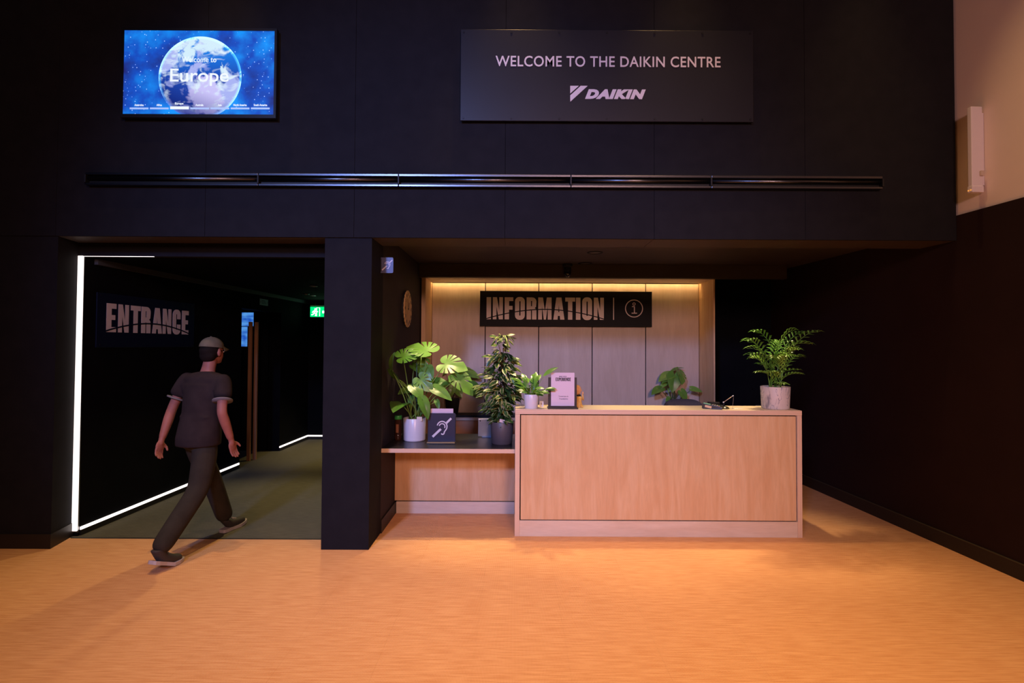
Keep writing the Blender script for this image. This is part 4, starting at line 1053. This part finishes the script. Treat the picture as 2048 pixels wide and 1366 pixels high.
# --- philodendron on the low cabinet behind the chair
ph = empty('potted_philodendron', (2.08, 2.40, 0.756)); tag(ph, 'broad leaved plant behind the grey chair back', 'potted plant')
pot(ph, 0.105, 0.085, 0.17, mat('white_pot_matt', (0.62, 0.58, 0.58), 0.5))
c4 = lambda x_, y_: (1270 + x_/8.904, 700 + y_/8.907)
for i, (a, da, t_, dt, me_, nr, k_) in enumerate((
 ((700, 470), -.05, (690, 670), -.12, HL_, (0, -.95, .3), 1.3), ((800, 400), .0, (850, 490), -.08, SL2, (.5, -.7, .4), 1.8),
 ((640, 440), .02, (480, 480), -.05, HL_, (-.2, -.5, .8), 1.3), ((740, 330), .04, (610, 375), .0, NL, (0, -.2, 1), 1.0), ((760, 330), .04, (870, 292), .02, NL, (0, -.2, 1), 1.0),
 ((590, 530), -.04, (470, 565), -.08, NL, (0, -.4, .9), 1.0), ((450, 690), -.06, (320, 740), -.12, HL_, (-.1, -.5, .8), 1.15), ((540, 590), .0, (450, 660), -.04, NL, (-.3, -.8, .3), 1.1),
 ((1020, 690), -.04, (1205, 720), -.08, NL, (0, -.8, .6), 1.0), ((830, 750), -.08, (940, 895), -.12, HL_, (.2, -.9, .3), 1.0), ((600, 850), -.06, (560, 905), -.1, NL, (-.3, -.8, .4), 1.2), ((600, 700), -.02, (600, 760), -.04, NL, (0, -.9, .3), 1.0))):
    A = P(*c4(*a), 2.38+da); T = P(*c4(*t_), 2.38+dt)
    put_leaf(me_, ph, A, T-A, nr, (T-A).length*k_, M_PHI)
    stem(ph, ph.location+Vector((0.03*math.cos(i*2.4), 0.03*math.sin(i*2.4), .15)), A, .005, .003, mat('dark_green_stem', (0.06, 0.10, 0.03), 0.5))

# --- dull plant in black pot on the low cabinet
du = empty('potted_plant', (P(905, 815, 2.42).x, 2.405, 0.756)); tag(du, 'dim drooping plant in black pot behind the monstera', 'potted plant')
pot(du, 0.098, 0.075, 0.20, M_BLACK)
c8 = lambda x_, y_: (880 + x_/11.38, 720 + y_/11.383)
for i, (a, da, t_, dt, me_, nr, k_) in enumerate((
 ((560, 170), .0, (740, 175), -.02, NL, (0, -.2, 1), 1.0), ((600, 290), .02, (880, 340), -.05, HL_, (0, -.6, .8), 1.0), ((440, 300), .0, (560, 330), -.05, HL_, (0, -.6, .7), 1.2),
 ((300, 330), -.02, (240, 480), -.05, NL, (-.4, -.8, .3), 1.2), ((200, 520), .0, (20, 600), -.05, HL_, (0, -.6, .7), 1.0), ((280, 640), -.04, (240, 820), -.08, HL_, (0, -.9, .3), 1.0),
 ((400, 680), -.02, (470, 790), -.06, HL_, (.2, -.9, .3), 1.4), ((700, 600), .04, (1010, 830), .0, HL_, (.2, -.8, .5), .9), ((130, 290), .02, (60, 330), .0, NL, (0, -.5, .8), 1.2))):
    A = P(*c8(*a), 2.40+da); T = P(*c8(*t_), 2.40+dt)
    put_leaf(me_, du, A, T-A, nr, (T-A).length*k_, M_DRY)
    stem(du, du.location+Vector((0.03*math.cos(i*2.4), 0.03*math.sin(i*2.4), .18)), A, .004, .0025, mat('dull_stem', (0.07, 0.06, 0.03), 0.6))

# ------------------------------------------------------------------ things on the counters
# bottle with green cap
bo = empty('juice_bottle', (-1.117, 0.545, 0.740)); tag(bo, 'clear bottle of dark drink with green cap beside white pot', 'bottle')
M_JUICE = mat('dark_amber_drink', (0.05, 0.018, 0.008), 0.12, 0, 0.6)
lathe('body', [(0, 0), (.030, 0), (.034, .006), (.034, .05), (.030, .058), (.033, .07), (.034, .16), (.030, .19), (.030, .20), (0, .20)], M_JUICE, bo, 28)
lathe('cap', [(.0345, .20), (.036, .203), (.036, .232), (.034, .236), (0, .236)], mat('green_cap', (0.05, 0.42, 0.08), 0.4), bo, 28)
box('label_strip', -0.012, 0.012, -0.0350, -0.0338, 0.075, 0.155, mat('bottle_label', (0.35, 0.13, 0.05), 0.5), bo)
# leaflet holder with ear symbol
hx0, hx1 = P(856, 885, 0.35).x, P(910, 885, 0.35).x
hd = empty('leaflet_holder', ((hx0+hx1)/2, 0.35, 0.740)); tag(hd, 'dark blue leaflet holder with white ear symbol on return counter', 'leaflet holder')
HW = (hx1-hx0)/2
M_HOLD = mat('dark_blue_acrylic', (0.030, 0.032, 0.060), 0.35)
fb = box('front_panel', -HW, HW, -0.004, 0.0, 0.020, 0.285, M_HOLD, hd, 0.0015)
box('base', -HW-0.012, HW+0.006, -0.025, 0.10, 0.0, 0.008, mat('clear_acrylic_dark', (0.03, 0.025, 0.02), 0.15), hd, 0.002)
box('base_lip', -HW-0.010, HW, -0.018, -0.004, 0.008, 0.020, mat('acrylic_edge', (0.30, 0.20, 0.08), 0.2), hd, 0.002)
box('back_panel', -HW, HW, 0.05, 0.054, 0.008, 0.27, M_HOLD, hd)
for s_ in (-1, 1): box('side_panel', s_*HW-0.002, s_*HW+0.002, 0.0, 0.05, 0.02, 0.26, M_HOLD, hd)
ear_symbol(0.005, 0.150, 0.19, -0.0052, mat('symbol_white', (0.72, 0.68, 0.74), 0.5), hd)
lf = box('leaflet', -HW+0.02, HW-0.02, 0.010, 0.014, 0.020, 0.325, mat('leaflet_paper', (0.72, 0.58, 0.68), 0.7), hd)
# silver tablet
tb = empty('tablet', (P(974, 872, 0.72).x, 0.72, 0.740)); tag(tb, 'silver tablet leaning on the return counter behind grey pot', 'tablet')
t_ = box('back_cover', -0.090, 0.11, -0.004, 0.004, 0.012, 0.195, mat('silver_alu', (0.55, 0.55, 0.58), 0.38, 0.9), tb, 0.003); t_.rotation_euler = (0.22, 0, 0.1)
box('foot', -0.05, 0.07, -0.03, 0.05, 0.0, 0.014, mat('tablet_foot', (0.10, 0.13, 0.2), 0.3), tb, 0.003)
t2 = disc_xz('camera_lens', -0.07, 0.175, 0.006, -0.006, -0.003, M_BLACK, tb, 12); t2.rotation_euler = (0.22, 0, 0.1)

# paper sign in black stand on the desk
sx0, sx1 = P(1096.5, 815, 0.10).x, P(1154, 815, 0.10).x
ps = empty('desk_sign', ((sx0+sx1)/2, 0.115, 1.10)); tag(ps, 'white experience notice in a black stand on the desk', 'sign')
w2 = (sx1-sx0)/2
box('base', -w2-0.006, w2+0.008, -0.045, 0.06, 0.0, 0.012, mat('stand_dark', (0.03, 0.022, 0.02), 0.4), ps, 0.002)
box('back_plate', -w2, w2, 0.004, 0.012, 0.012, 0.275, mat('stand_dark', (0.03, 0.022, 0.02), 0.4), ps, 0.0015)
box('ledge', -w2, w2, -0.010, 0.004, 0.012, 0.024, mat('stand_dark', (0.03, 0.022, 0.02), 0.4), ps, 0.0015)
def pp(px, py):
    q_ = P(px, py, 0.113); return (q_.x-ps.location.x, q_.z-1.10)
a, b = pp(1102, 812), pp(1149, 745.5)
box('sheet', a[0], b[0], 0.000, 0.0022, 0.020, b[1], mat('sign_paper', (0.74, 0.60, 0.68), 0.6), ps)
M_INK = mat('black_ink', (0.015, 0.010, 0.014), 0.6)
p3 = lambda x_, y_: pp(1090 + x_/17.08, 740 + y_/17.08)
a, b = p3(365, 375), p3(880, 262); headline('heading', 'EXPERIENCE', a[0], b[0], a[1], b[1], -0.0006, M_INK, ps)
M_INK2 = mat('grey_ink', (0.16, 0.12, 0.15), 0.6)
for s_, x0_, x1_, y0_, y1_ in (('Transcripts &', 462, 795, 935, 880), ('Translations', 480, 780, 1008, 960)):
    a, b = p3(x0_, y0_), p3(x1_, y1_); text('caption', s_, a[0], b[0], a[1], b[1], -0.0006, M_INK2, ps, 0.01)
for x0_, x1_, mm in ((480, 600, M_INK), (615, 745, M_INK2)):
    for k in range(5):
        a, b = p3(x0_+(x1_-x0_)*k/5, 234), p3(x0_+(x1_-x0_)*(k+0.72)/5, 206); box('small_print', a[0], b[0], -0.0012, 0.0, a[1], b[1], mm, ps)
# little figurine half hidden behind the sign
fg = empty('figurine', (P(1156, 811, 0.24).x, 0.24, 1.10)); tag(fg, 'small orange bald-headed figurine half hidden behind the black stand', 'figurine')
M_FSK = mat('figurine_skin', (0.72, 0.36, 0.16), 0.4)
M_FRB = noisy('figurine_robe', (0.62, 0.30, 0.06), (0.80, 0.50, 0.14), (1, 1, 1), 90, 3, 0.5, 0.4)
lathe('robe', [(0, 0), (.042, 0), (.046, .008), (.036, .03), (.032, .06), (.036, .085), (.026, .10), (0, .104)], M_FRB, fg, 20)
lathe('collar', [(.022, .096), (.027, .100), (.027, .110), (.020, .114)], M_BLACK, fg, 20)
lathe('head', [(0, .108), (.020, .112), (.036, .13), (.041, .155), (.036, .18), (.022, .197), (0, .203)], M_FSK, fg, 20, (-0.012, 0, 0))
tube('arm', [(.030, -.01, .085), (.044, -.015, .07), (.040, -.03, .09), (.036, -.035, .125)], [.009, .009, .008, .006], M_FRB, fg)
lathe('hand', [(0, .118), (.008, .122), (.010, .132), (.006, .142), (0, .145)], M_FSK, fg, 12, (.038, -.036, .0))
for s_ in (-1, 1): lathe('ear', [(0, -.008), (.006, -.004), (.007, .002), (.004, .008), (0, .010)], M_FSK, fg, 10, (-0.012+s_*.040, 0, .152))
tube('foot', [(.02, -.03, .008), (.035, -.055, .006)], [.010, .007], M_FRB, fg)
# small white card by the plant pot
cd = box('card', -0.018, 0.018, -0.0015, 0.0015, 0.0, 0.052, mat('white_card', (0.72, 0.66, 0.70), 0.6)); cd.location = (P(1083, 810, 0.24).x, 0.24, 1.10); cd.rotation_euler.x = 0.0
tag(cd, 'tiny white card standing between the desk plant and notice', 'card')
box('print_line', -0.010, 0.010, -0.0022, -0.0014, 0.020, 0.025, M_INK2, cd); box('print_line', -0.010, 0.006, -0.0022, -0.0014, 0.030, 0.035, M_INK2, cd)
# card terminal
ct = empty('card_terminal', (P(1424, 813, 0.16).x, 0.15, 1.10)); ct.rotation_euler.z = math.radians(-28); tag(ct, 'black card payment terminal lying on the desk', 'card terminal')
M_TERM = mat('terminal_dark', (0.06, 0.045, 0.025), 0.35)
bm = bmesh.new()
vs = [bm.verts.new(v) for v in ((-.085, -.038, 0), (.085, -.038, 0), (.085, .038, 0), (-.085, .038, 0), (-.085, -.036, .050), (.085, -.034, .022), (.085, .034, .022), (-.085, .036, .050))]
for f in ((0, 3, 2, 1), (4, 5, 6, 7), (0, 1, 5, 4), (1, 2, 6, 5), (2, 3, 7, 6), (3, 0, 4, 7)): bm.faces.new([vs[i] for i in f])
bmesh.ops.bevel(bm, geom=bm.edges[:], offset=0.006, segments=2, affect='EDGES')
bm_obj('body', bm, M_TERM, ct)
sl = -math.atan(0.028/0.17)
def onterm(o_, x_, y_, z_): o_.location = (x_, y_, z_); o_.rotation_euler = (0, -sl, 0); return o_
onterm(box('display', -.03, .03, -.026, .026, 0, .002, mat('terminal_display', (0.10, 0.35, 0.25), 0.2, emit=(0.35, 0.55, 0.30), estr=0.35), ct), -.045, 0, .0435)
onterm(box('side_label', -.028, .028, -.001, .001, -.010, .010, mat('orange_label', (0.80, 0.52, 0.30), 0.5), ct), -.03, -.0385, .022)
kc = mat('terminal_keys', (0.35, 0.33, 0.30), 0.5); kr = mat('key_red', (0.7, 0.08, 0.05), 0.5); kg = mat('key_green', (0.08, 0.5, 0.12), 0.5)
for r_ in range(4):
    for q_ in range(3):
        x_ = .004 + r_*.018; onterm(box('key', -.006, .006, -.008, .008, 0, .003, (kr, kc, kg)[q_] if r_ == 3 else kc, ct), x_, (q_-1)*.021, .0365-(x_+.0)*0.165)
# coiled black cable behind terminal
cb = empty('coiled_cable', (P(1428, 806, 0.32).x, 0.33, 1.10)); tag(cb, 'coil of black cable at the back edge of the desk', 'cable')
tube('coil', [(0.055*math.cos(k*0.5)*(1+0.1*math.sin(k)), 0.024*math.sin(k*0.5), 0.006+0.0008*k) for k in range(48)], 0.0045, M_BLACK, cb)
tube('plug', [(0.05, -0.02, 0.012), (0.085, -0.03, 0.010)], [0.008, 0.007], M_BLACK, cb)
# pen on a stand with ball chain
pn = empty('counter_pen', (P(1449, 812, 0.17).x, 0.17, 1.10)); tag(pn, 'counter pen on black stand tied with a thin chain', 'pen')
lathe('base', [(0, 0), (.040, 0), (.042, .006), (.030, .018), (.012, .024), (0, .024)], mat('pen_base', (0.04, 0.035, 0.02), 0.25), pn, 24)
a = P(1447, 804.5, 0.17)-pn.location; b = P(1467, 791, 0.17)-pn.location
tube('holder', [(0, 0, .020), (a.x*0.6, 0, .032), a], [.006, .005, .005], M_BLACK, pn)
tube('barrel', [a, b], [.0032, .0028], mat('pen_steel', (0.6, 0.45, 0.36), 0.35, 0.7), pn)
tube('cap_end', [b - (b-a).normalized()*.014, b], [.0042, .0042], M_WHITE, pn)
lathe('collar', [(0, -.006), (.006, -.004), (.007, 0), (.006, .004), (0, .006)], M_WHITE, pn, 12, tuple(a))
e_ = P(1464.5, 812.5, 0.17)-pn.location; e_.z = 0.003
tube('chain', [b, b.lerp(e_, 0.3)+Vector((.002, 0, -.004)), b.lerp(e_, 0.7)+Vector((.001, 0, -.005)), e_, e_+Vector((.02, .01, 0)), e_+Vector((.05, .0, 0)), (.03, .03, .004)], .0011, mat('chain_steel', (0.6, 0.5, 0.42), 0.3, 0.9), pn, 5)
box('receipt', -0.05, 0.05, -0.025, 0.025, 0.0, 0.001, mat('receipt_paper', (0.75, 0.68, 0.60), 0.7)).location = (P(1476, 815, 0.16).x, 0.18, 1.10)
rcpt = bpy.data.objects['receipt']; rcpt.rotation_euler.z = 0.2; tag(rcpt, 'small pale paper slip lying on the desk beside the pen', 'paper')

# ------------------------------------------------------------------ office chair behind the desk
ch = empty('office_chair', (1.79, 1.30, 0)); tag(ch, 'dark grey padded office chair behind the reception desk', 'chair')
M_CH = noisy('chair_fabric', (0.055, 0.048, 0.050), (0.07, 0.06, 0.062), (1, 1, 1), 60, 2, 0.85, 0.3)
bm = bmesh.new(); nx, nz = 14, 12
def chair_back(sy):
    g_ = []
    for j in range(nz+1):
        row = []
        for i in range(nx+1):
            u, v = -1+2*i/nx, -1+2*j/nz
            k = (abs(u)**4+abs(v)**4)
            uu, vv = u, v
            if k > 1: uu, vv = u/(k**.25), v/(k**.25)
            th = 0.035*(1-max(abs(uu), abs(vv))**6) + 0.004
            row.append(bm.verts.new((uu*0.222, 0.05*uu*uu + sy*th, 0.83 + vv*0.265)))
        g_.append(row)
    return g_
g1, g2 = chair_back(-1), chair_back(1)
for g_ in (g1, g2):
    for j in range(nz):
        for i in range(nx): bm.faces.new((g_[j][i], g_[j][i+1], g_[j+1][i+1], g_[j+1][i]))
per = [(0, i) for i in range(nx)] + [(j, nx) for j in range(nz)] + [(nz, i) for i in range(nx, 0, -1)] + [(j, 0) for j in range(nz, 0, -1)]
for (a, b), (c, d) in zip(per, per[1:]+per[:1]): bm.faces.new((g1[a][b], g1[c][d], g2[c][d], g2[a][b]))
bk = bm_obj('backrest', bm, M_CH, ch, True); bk.rotation_euler.z = math.pi; bk.location = (0, -0.22, 0)
st_ = box('seat', -0.24, 0.24, -0.20, 0.26, 0.42, 0.50, M_CH, ch, 0.03)
box('back_support', -0.03, 0.03, -0.25, -0.22, 0.44, 0.70, M_BLACK, ch, 0.005)
tube('gas_column', [(0, 0.03, 0.10), (0, 0.03, 0.26), (0, 0.03, 0.42)], [.032, .028, .024], M_BLACK, ch, 14)
for k in range(5):
    t_ = 2*math.pi*k/5
    lg = tube('base_leg', [(0, 0.03, 0.11), (0.27*math.cos(t_), 0.03+0.27*math.sin(t_), 0.075)], [.024, .015], M_BLACK, ch, 8)
    lathe('castor', [(0, -.02), (.026, -.02), (.029, 0), (.026, .02), (0, .02)], M_BLACK, ch, 16, (0.27*math.cos(t_), 0.03+0.27*math.sin(t_), 0.029), axis='X')

# ------------------------------------------------------------------ person walking into the corridor
def skin_bm(verts, edges, radii, root=0, sub=1):
    me = bpy.data.meshes.new('tmp'); me.from_pydata([tuple(v) for v in verts], edges, []); me.update()
    ob = bpy.data.objects.new('tmp', me); COL.objects.link(ob)
    md = ob.modifiers.new('s', 'SKIN'); md.use_smooth_shade = True; md.branch_smoothing = 0.4
    for i, d in enumerate(me.skin_vertices[0].data):
        r_ = radii[i]; d.radius = r_ if hasattr(r_, '__len__') else (r_, r_)
        d.use_root = (i == root)
    if sub:
        m2 = ob.modifiers.new('u', 'SUBSURF'); m2.levels = sub; m2.render_levels = sub
    dg = bpy.context.evaluated_depsgraph_get()
    out = bpy.data.meshes.new_from_object(ob.evaluated_get(dg))
    bpy.data.objects.remove(ob)
    return out
def fuse(meshes, voxel, smooth=4, name='body'):
    bm = bmesh.new()
    for m_ in meshes: bm.from_mesh(m_)
    me = bpy.data.meshes.new('tmp'); bm.to_mesh(me); bm.free()
    ob = bpy.data.objects.new('tmp', me); COL.objects.link(ob)
    r_ = ob.modifiers.new('r', 'REMESH'); r_.mode = 'VOXEL'; r_.voxel_size = voxel; r_.use_smooth_shade = True
    s_ = ob.modifiers.new('c', 'SMOOTH'); s_.iterations = smooth; s_.factor = 0.5
    dg = bpy.context.evaluated_depsgraph_get()
    out = bpy.data.meshes.new_from_object(ob.evaluated_get(dg)); out.name = name
    bpy.data.objects.remove(ob)
    out.materials.clear()
    for p in out.polygons: p.use_smooth = True
    return out
def ellipsoid(c, r_, seg=20, rot=None):
    bm = bmesh.new(); bmesh.ops.create_uvsphere(bm, u_segments=seg, v_segments=seg//2, radius=1)
    M = Matrix.Translation(c) @ (rot.to_matrix().to_4x4() if rot else Matrix()) @ Matrix.Diagonal((*r_, 1))
    bm.transform(M); me = bpy.data.meshes.new('tmp'); bm.to_mesh(me); bm.free(); return me
pe = empty('person', (-2.56, -0.25, 0)); pe.rotation_euler.z = math.radians(-14)
tag(pe, 'person in cap, dark t-shirt and dark trousers walking into the entrance', 'person')
M_SKIN = noisy('skin', (0.34, 0.12, 0.085), (0.40, 0.15, 0.105), (1, 1, 1), 12, 3, 0.55, spec=0.25)
M_SHIRT = noisy('dark_brown_shirt', (0.026, 0.018, 0.018), (0.036, 0.025, 0.024), (1, 1, 1), 10, 3, 0.9, 0.2, spec=0.1)
M_TROU = noisy('dark_olive_trousers', (0.034, 0.028, 0.020), (0.045, 0.037, 0.026), (1, 1, 1), 12, 3, 0.9, 0.2, spec=0.1)
M_CAP = noisy('olive_grey_cap', (0.11, 0.095, 0.065), (0.14, 0.12, 0.085), (1, 1, 1), 20, 3, 0.9, spec=0.1)
M_SHOE = mat('dark_shoe', (0.045, 0.035, 0.030), 0.7); M_SOLE = mat('pale_sole', (0.55, 0.47, 0.45), 0.6)
pel = (0, 0.0, 0.93); spi = (0, 0.02, 1.10); che = (0, 0.045, 1.28); ncb = (0, 0.06, 1.425); nck = (0, 0.085, 1.49); hdc = (0, 0.115, 1.595)
shR, shL = (0.185, 0.045, 1.385), (-0.185, 0.045, 1.385)
elR, wrR = (0.255, -0.055, 1.115), (0.262, 0.045, 0.875)
elL, wrL = (-0.255, -0.03, 1.12), (-0.235, -0.14, 0.885)
hpR, knR, anR = (0.09, -0.01, 0.885), (0.092, -0.10, 0.50), (0.085, -0.445, 0.145)
hpL, knL, anL = (-0.09, 0.01, 0.885), (-0.088, 0.22, 0.50), (-0.080, 0.385, 0.095)
mid = lambda a, b, t_=0.5: tuple(a[i]+(b[i]-a[i])*t_ for i in range(3))
BV = [pel, spi, che, ncb, nck, hdc, shR, elR, wrR, shL, elL, wrL, hpR, knR, anR, hpL, knL, anL, mid(elR, wrR, .35), mid(elL, wrL, .35), mid(knR, anR, .35), mid(knL, anL, .35)]
BE = [(0, 1), (1, 2), (2, 3), (3, 4), (4, 5), (2, 6), (6, 7), (7, 18), (18, 8), (2, 9), (9, 10), (10, 19), (19, 11), (0, 12), (12, 13), (13, 20), (20, 14), (0, 15), (15, 16), (16, 21), (21, 17)]
BR = [(.105, .080), (.105, .078), (.120, .085), (.055, .055), (.054, .054), (.05, .05), .046, .039, .027, .046, .039, .027, .065, .046, .034, .065, .046, .034, .041, .041, .048, .048]
def hand(w, fdir, side, thumb_dir):
    w = Vector(w); f = Vector(fdir).normalized(); s_ = Vector(side).normalized(); n_ = f.cross(s_).normalized()
    palm = ellipsoid(w + f*0.048, (0.014, 0.042, 0.050), 16, Matrix((n_, s_, f)).transposed().to_quaternion())
    out = [palm, skin_bm([w - f*0.03, w + f*0.02, w + f*0.05], [(0, 1), (1, 2)], [.025, .024, .024])]
    td = Vector(thumb_dir).normalized()
    for k, ln in enumerate((0.070, 0.080, 0.075, 0.058)):
        b0 = w + f*0.080 + s_*(0.030-0.020*k)
        p1 = b0 + (f*0.97 + n_*0.12)*ln*0.45; p2 = p1 + (f*0.88 + n_*0.40)*ln*0.32; p3_ = p2 + (f*0.74 + n_*0.6)*ln*0.25
        out.append(skin_bm([b0 - f*0.02, b0, p1, p2, p3_], [(0, 1), (1, 2), (2, 3), (3, 4)], [.009, .0092, .0088, .0082, .0072]))
    t0 = w + f*0.030 + s_*0.030
    out.append(skin_bm([w + f*0.02, t0, t0 + (f*0.6+s_*0.7+n_*0.2)*0.035, t0 + (f*0.85+s_*0.5+n_*0.3)*0.065], [(0, 1), (1, 2), (2, 3)], [.014, .0125, .011, .009]))
    return out
parts = [skin_bm(BV, BE, BR, 0, 2)]
fR = Vector(wrR)-Vector(elR); fL = Vector(wrL)-Vector(elL)
parts += hand(wrR, fR + Vector((0, 0, -.12)), (0, 1, 0.25), (0, 1, 0)) + hand(wrL, fL + Vector((0, 0, -.12)), (0, 1, -0.25), (0, 1, 0))
# head: cranium, face, jaw, nose, brow, ears
parts += [ellipsoid((0, 0.105, 1.612), (.074, .094, .092)), ellipsoid((0, 0.145, 1.565), (.058, .062, .078)), ellipsoid((0, 0.165, 1.515), (.036, .036, .026)),
          ellipsoid((0, 0.212, 1.572), (.013, .018, .022)), ellipsoid((0, 0.192, 1.612), (.045, .014, .009)), ellipsoid((0, 0.196, 1.530), (.022, .009, .007)),
          ellipsoid((.077, 0.105, 1.582), (.009, .020, .031)), ellipsoid((-.077, 0.105, 1.582), (.009, .020, .031))]
body = fuse(parts, 0.0062, 3)
link('body', body, M_SKIN, pe)
for s_ in (-1, 1):
    e_ = link('eye', ellipsoid((s_*.030, 0.196, 1.590), (.011, .008, .007), 12), mat('eye_white', (0.6, 0.55, 0.5), 0.2), pe, True)
    link('iris', ellipsoid((s_*.030, 0.2025, 1.590), (.005, .003, .005), 10), mat('iris_dark', (0.03, 0.02, 0.015), 0.2), e_, True)
# t-shirt
def shirt_loft():
    bm = bmesh.new(); rings = []
    for z_, rx, ry, cy in ((.835, .176, .150, -.016), (.90, .178, .150, -.014), (.98, .170, .140, -.004), (1.10, .163, .128, .018), (1.22, .172, .130, .035), (1.32, .180, .122, .045), (1.39, .13, .09, .052)):
        rings.append([bm.verts.new((rx*math.cos(2*math.pi*k/28), cy+ry*math.sin(2*math.pi*k/28), z_)) for k in range(28)])
    for a, b in zip(rings, rings[1:]):
        for k in range(28): bm.faces.new((a[k], a[(k+1) % 28], b[(k+1) % 28], b[k]))
    bm.faces.new(rings[0][::-1]); bm.faces.new(rings[-1])
    me = bpy.data.meshes.new('tmp'); bm.to_mesh(me); bm.free(); return me
TV = [(0, 0.0, 1.0), (0, 0.01, 1.05), spi, che, (0, .052, 1.39), (0, .062, 1.425), (.185, .045, 1.378), mid(shR, elR, .45), mid(shR, elR, .66), (-.185, .045, 1.378), mid(shL, elL, .45), mid(shL, elL, .66)]
TE = [(0, 1), (1, 2), (2, 3), (3, 4), (4, 5), (3, 6), (6, 7), (7, 8), (3, 9), (9, 10), (10, 11)]
TR = [(.140, .110), (.140, .110), (.145, .115), (.172, .132), (.12, .09), (.085, .08), .080, .072, .076, .080, .072, .076]
sh_ = link('t_shirt', fuse([skin_bm(TV, TE, TR, 2, 2), ellipsoid((0, .045, 1.355), (.205, .105, .075)), shirt_loft()], 0.012, 3, 't_shirt'), M_SHIRT, pe)
for a, b in ((shR, elR), (shL, elL)):
    A, B_ = Vector(mid(a, b, .66)), Vector(mid(a, b, .70))
    tube('sleeve_hem', [A, B_], [.0745, .0745], mat('hem_grey', (0.16, 0.14, 0.14), 0.8), sh_, 24)
# trousers
GV = [(0, 0.0, 1.0), pel, hpR, knR, mid(knR, anR, .5), mid(knR, anR, 1.04), hpL, knL, mid(knL, anL, .5), mid(knL, anL, 1.0)]
GE = [(0, 1), (1, 2), (2, 3), (3, 4), (4, 5), (1, 6), (6, 7), (7, 8), (8, 9)]
GR = [(.150, .120), (.155, .128), (.108, .112), .084, .080, .074, (.108, .112), .084, .080, .074]
link('trousers', fuse([skin_bm(GV, GE, GR, 1, 2), ellipsoid((0, -0.045, 0.90), (.15, .10, .11))], 0.010, 3, 'trousers'), M_TROU, pe)
# shoes
def shoe(x_, heel, ball, toe, up):
    h, b, t_ = Vector(heel), Vector(ball), Vector(toe); u = Vector(up)
    sh = empty('shoe'); sh.parent = pe
    upper = fuse([skin_bm([h+u*.075+Vector((0, 0, .03)), h+u*.055, b+u*.045, t_+u*.032], [(0, 1), (1, 2), (2, 3)], [(.044, .046), (.046, .050), (.050, .040), (.036, .028)], 1, 2)], 0.008, 3, 'upper')
    link('upper', upper, M_SHOE, sh)
    bm = bmesh.new()
    out = []
    d1, d2 = (b-h).normalized(), (t_-b).normalized()
    s1 = d1.cross(Vector((0, 0, 1))).normalized()
    prof_ = [(h-d1*.038, .020), (h-d1*.028, .036), (h, .042), (h.lerp(b, .5), .040), (b, .051), (b.lerp(t_, .55), .047), (t_, .034), (t_+d2*.022, .014)]
    Lp = [p+s1*w for p, w in prof_]; Rp = [p-s1*w for p, w in prof_]
    lo = [bm.verts.new(p) for p in Lp + Rp[::-1]]; hi = [bm.verts.new(p+u*.026) for p in Lp + Rp[::-1]]
    n_ = len(prof_)
    for a in (lo, hi):
        for i in range(n_-1): bm.faces.new((a[i], a[i+1], a[2*n_-2-i], a[2*n_-1-i]))
    for i in range(2*n_): bm.faces.new((lo[i], lo[(i+1) % (2*n_)], hi[(i+1) % (2*n_)], hi[i]))
    bm_obj('sole', bm, M_SOLE, sh)
    for k in range(3):
        c_ = h.lerp(b, 0.55+0.16*k) + u*(.098-.008*k); tube('lace', [c_ - s1*.022 - u*.006, c_ + u*.004, c_ + s1*.022 - u*.006], .0028, M_SOLE, sh, 5)
shoe(.085, (0.085, -0.47, 0.058), (0.085, -0.345, 0.004), (0.085, -0.255, 0.003), (0, 0.20, 0.98))
shoe(-.08, (-0.080, 0.37, 0.001), (-0.080, 0.51, 0.001), (-0.080, 0.60, 0.012), (0, 0, 1))
# cap and hair
hr = link('hair', fuse([ellipsoid((0, 0.095, 1.600), (.078, .094, .075)), ellipsoid((0, 0.065, 1.560), (.070, .055, .060))], 0.008, 2, 'hair'), mat('dark_hair', (0.012, 0.008, 0.006), 0.8, 0, 0.1), pe)
cp = empty('cap'); cp.parent = pe
bm = bmesh.new(); bmesh.ops.create_uvsphere(bm, u_segments=32, v_segments=16, radius=1)
bmesh.ops.delete(bm, geom=[v for v in bm.verts if v.co.z < -0.05], context='VERTS')
bm.transform(Matrix.Translation((0, 0.103, 1.625)) @ Matrix.Rotation(-0.10, 4, 'X') @ Matrix.Diagonal((.084, .104, .090, 1)))
bm_obj('crown', bm, M_CAP, cp, True)
bm = bmesh.new(); rows = []
for i in range(5):
    row = []
    for j in range(13):
        a = math.radians(-62 + 124*j/12); rr_ = 1 + 0.75*i/4*math.cos(a*1.2)
        row.append(bm.verts.new((.082*math.sin(a)*(1+0.05*i/4), 0.103 + .102*math.cos(a)*rr_, 1.632 - 0.006*i - 0.020*(math.sin(a)**2)*(i/4))))
    rows.append(row)
for i in range(4):
    for j in range(12): bm.faces.new((rows[i][j], rows[i][j+1], rows[i+1][j+1], rows[i+1][j]))
r_ = bmesh.ops.extrude_face_region(bm, geom=bm.faces[:])
for g_ in r_['geom']:
    if isinstance(g_, bmesh.types.BMVert): g_.co.z += 0.004
bm_obj('brim', bm, M_CAP, cp, True)
lathe('button', [(.009, 0), (.008, .005), (0, .007)], M_CAP, cp, 12, (0, 0.095, 1.713))
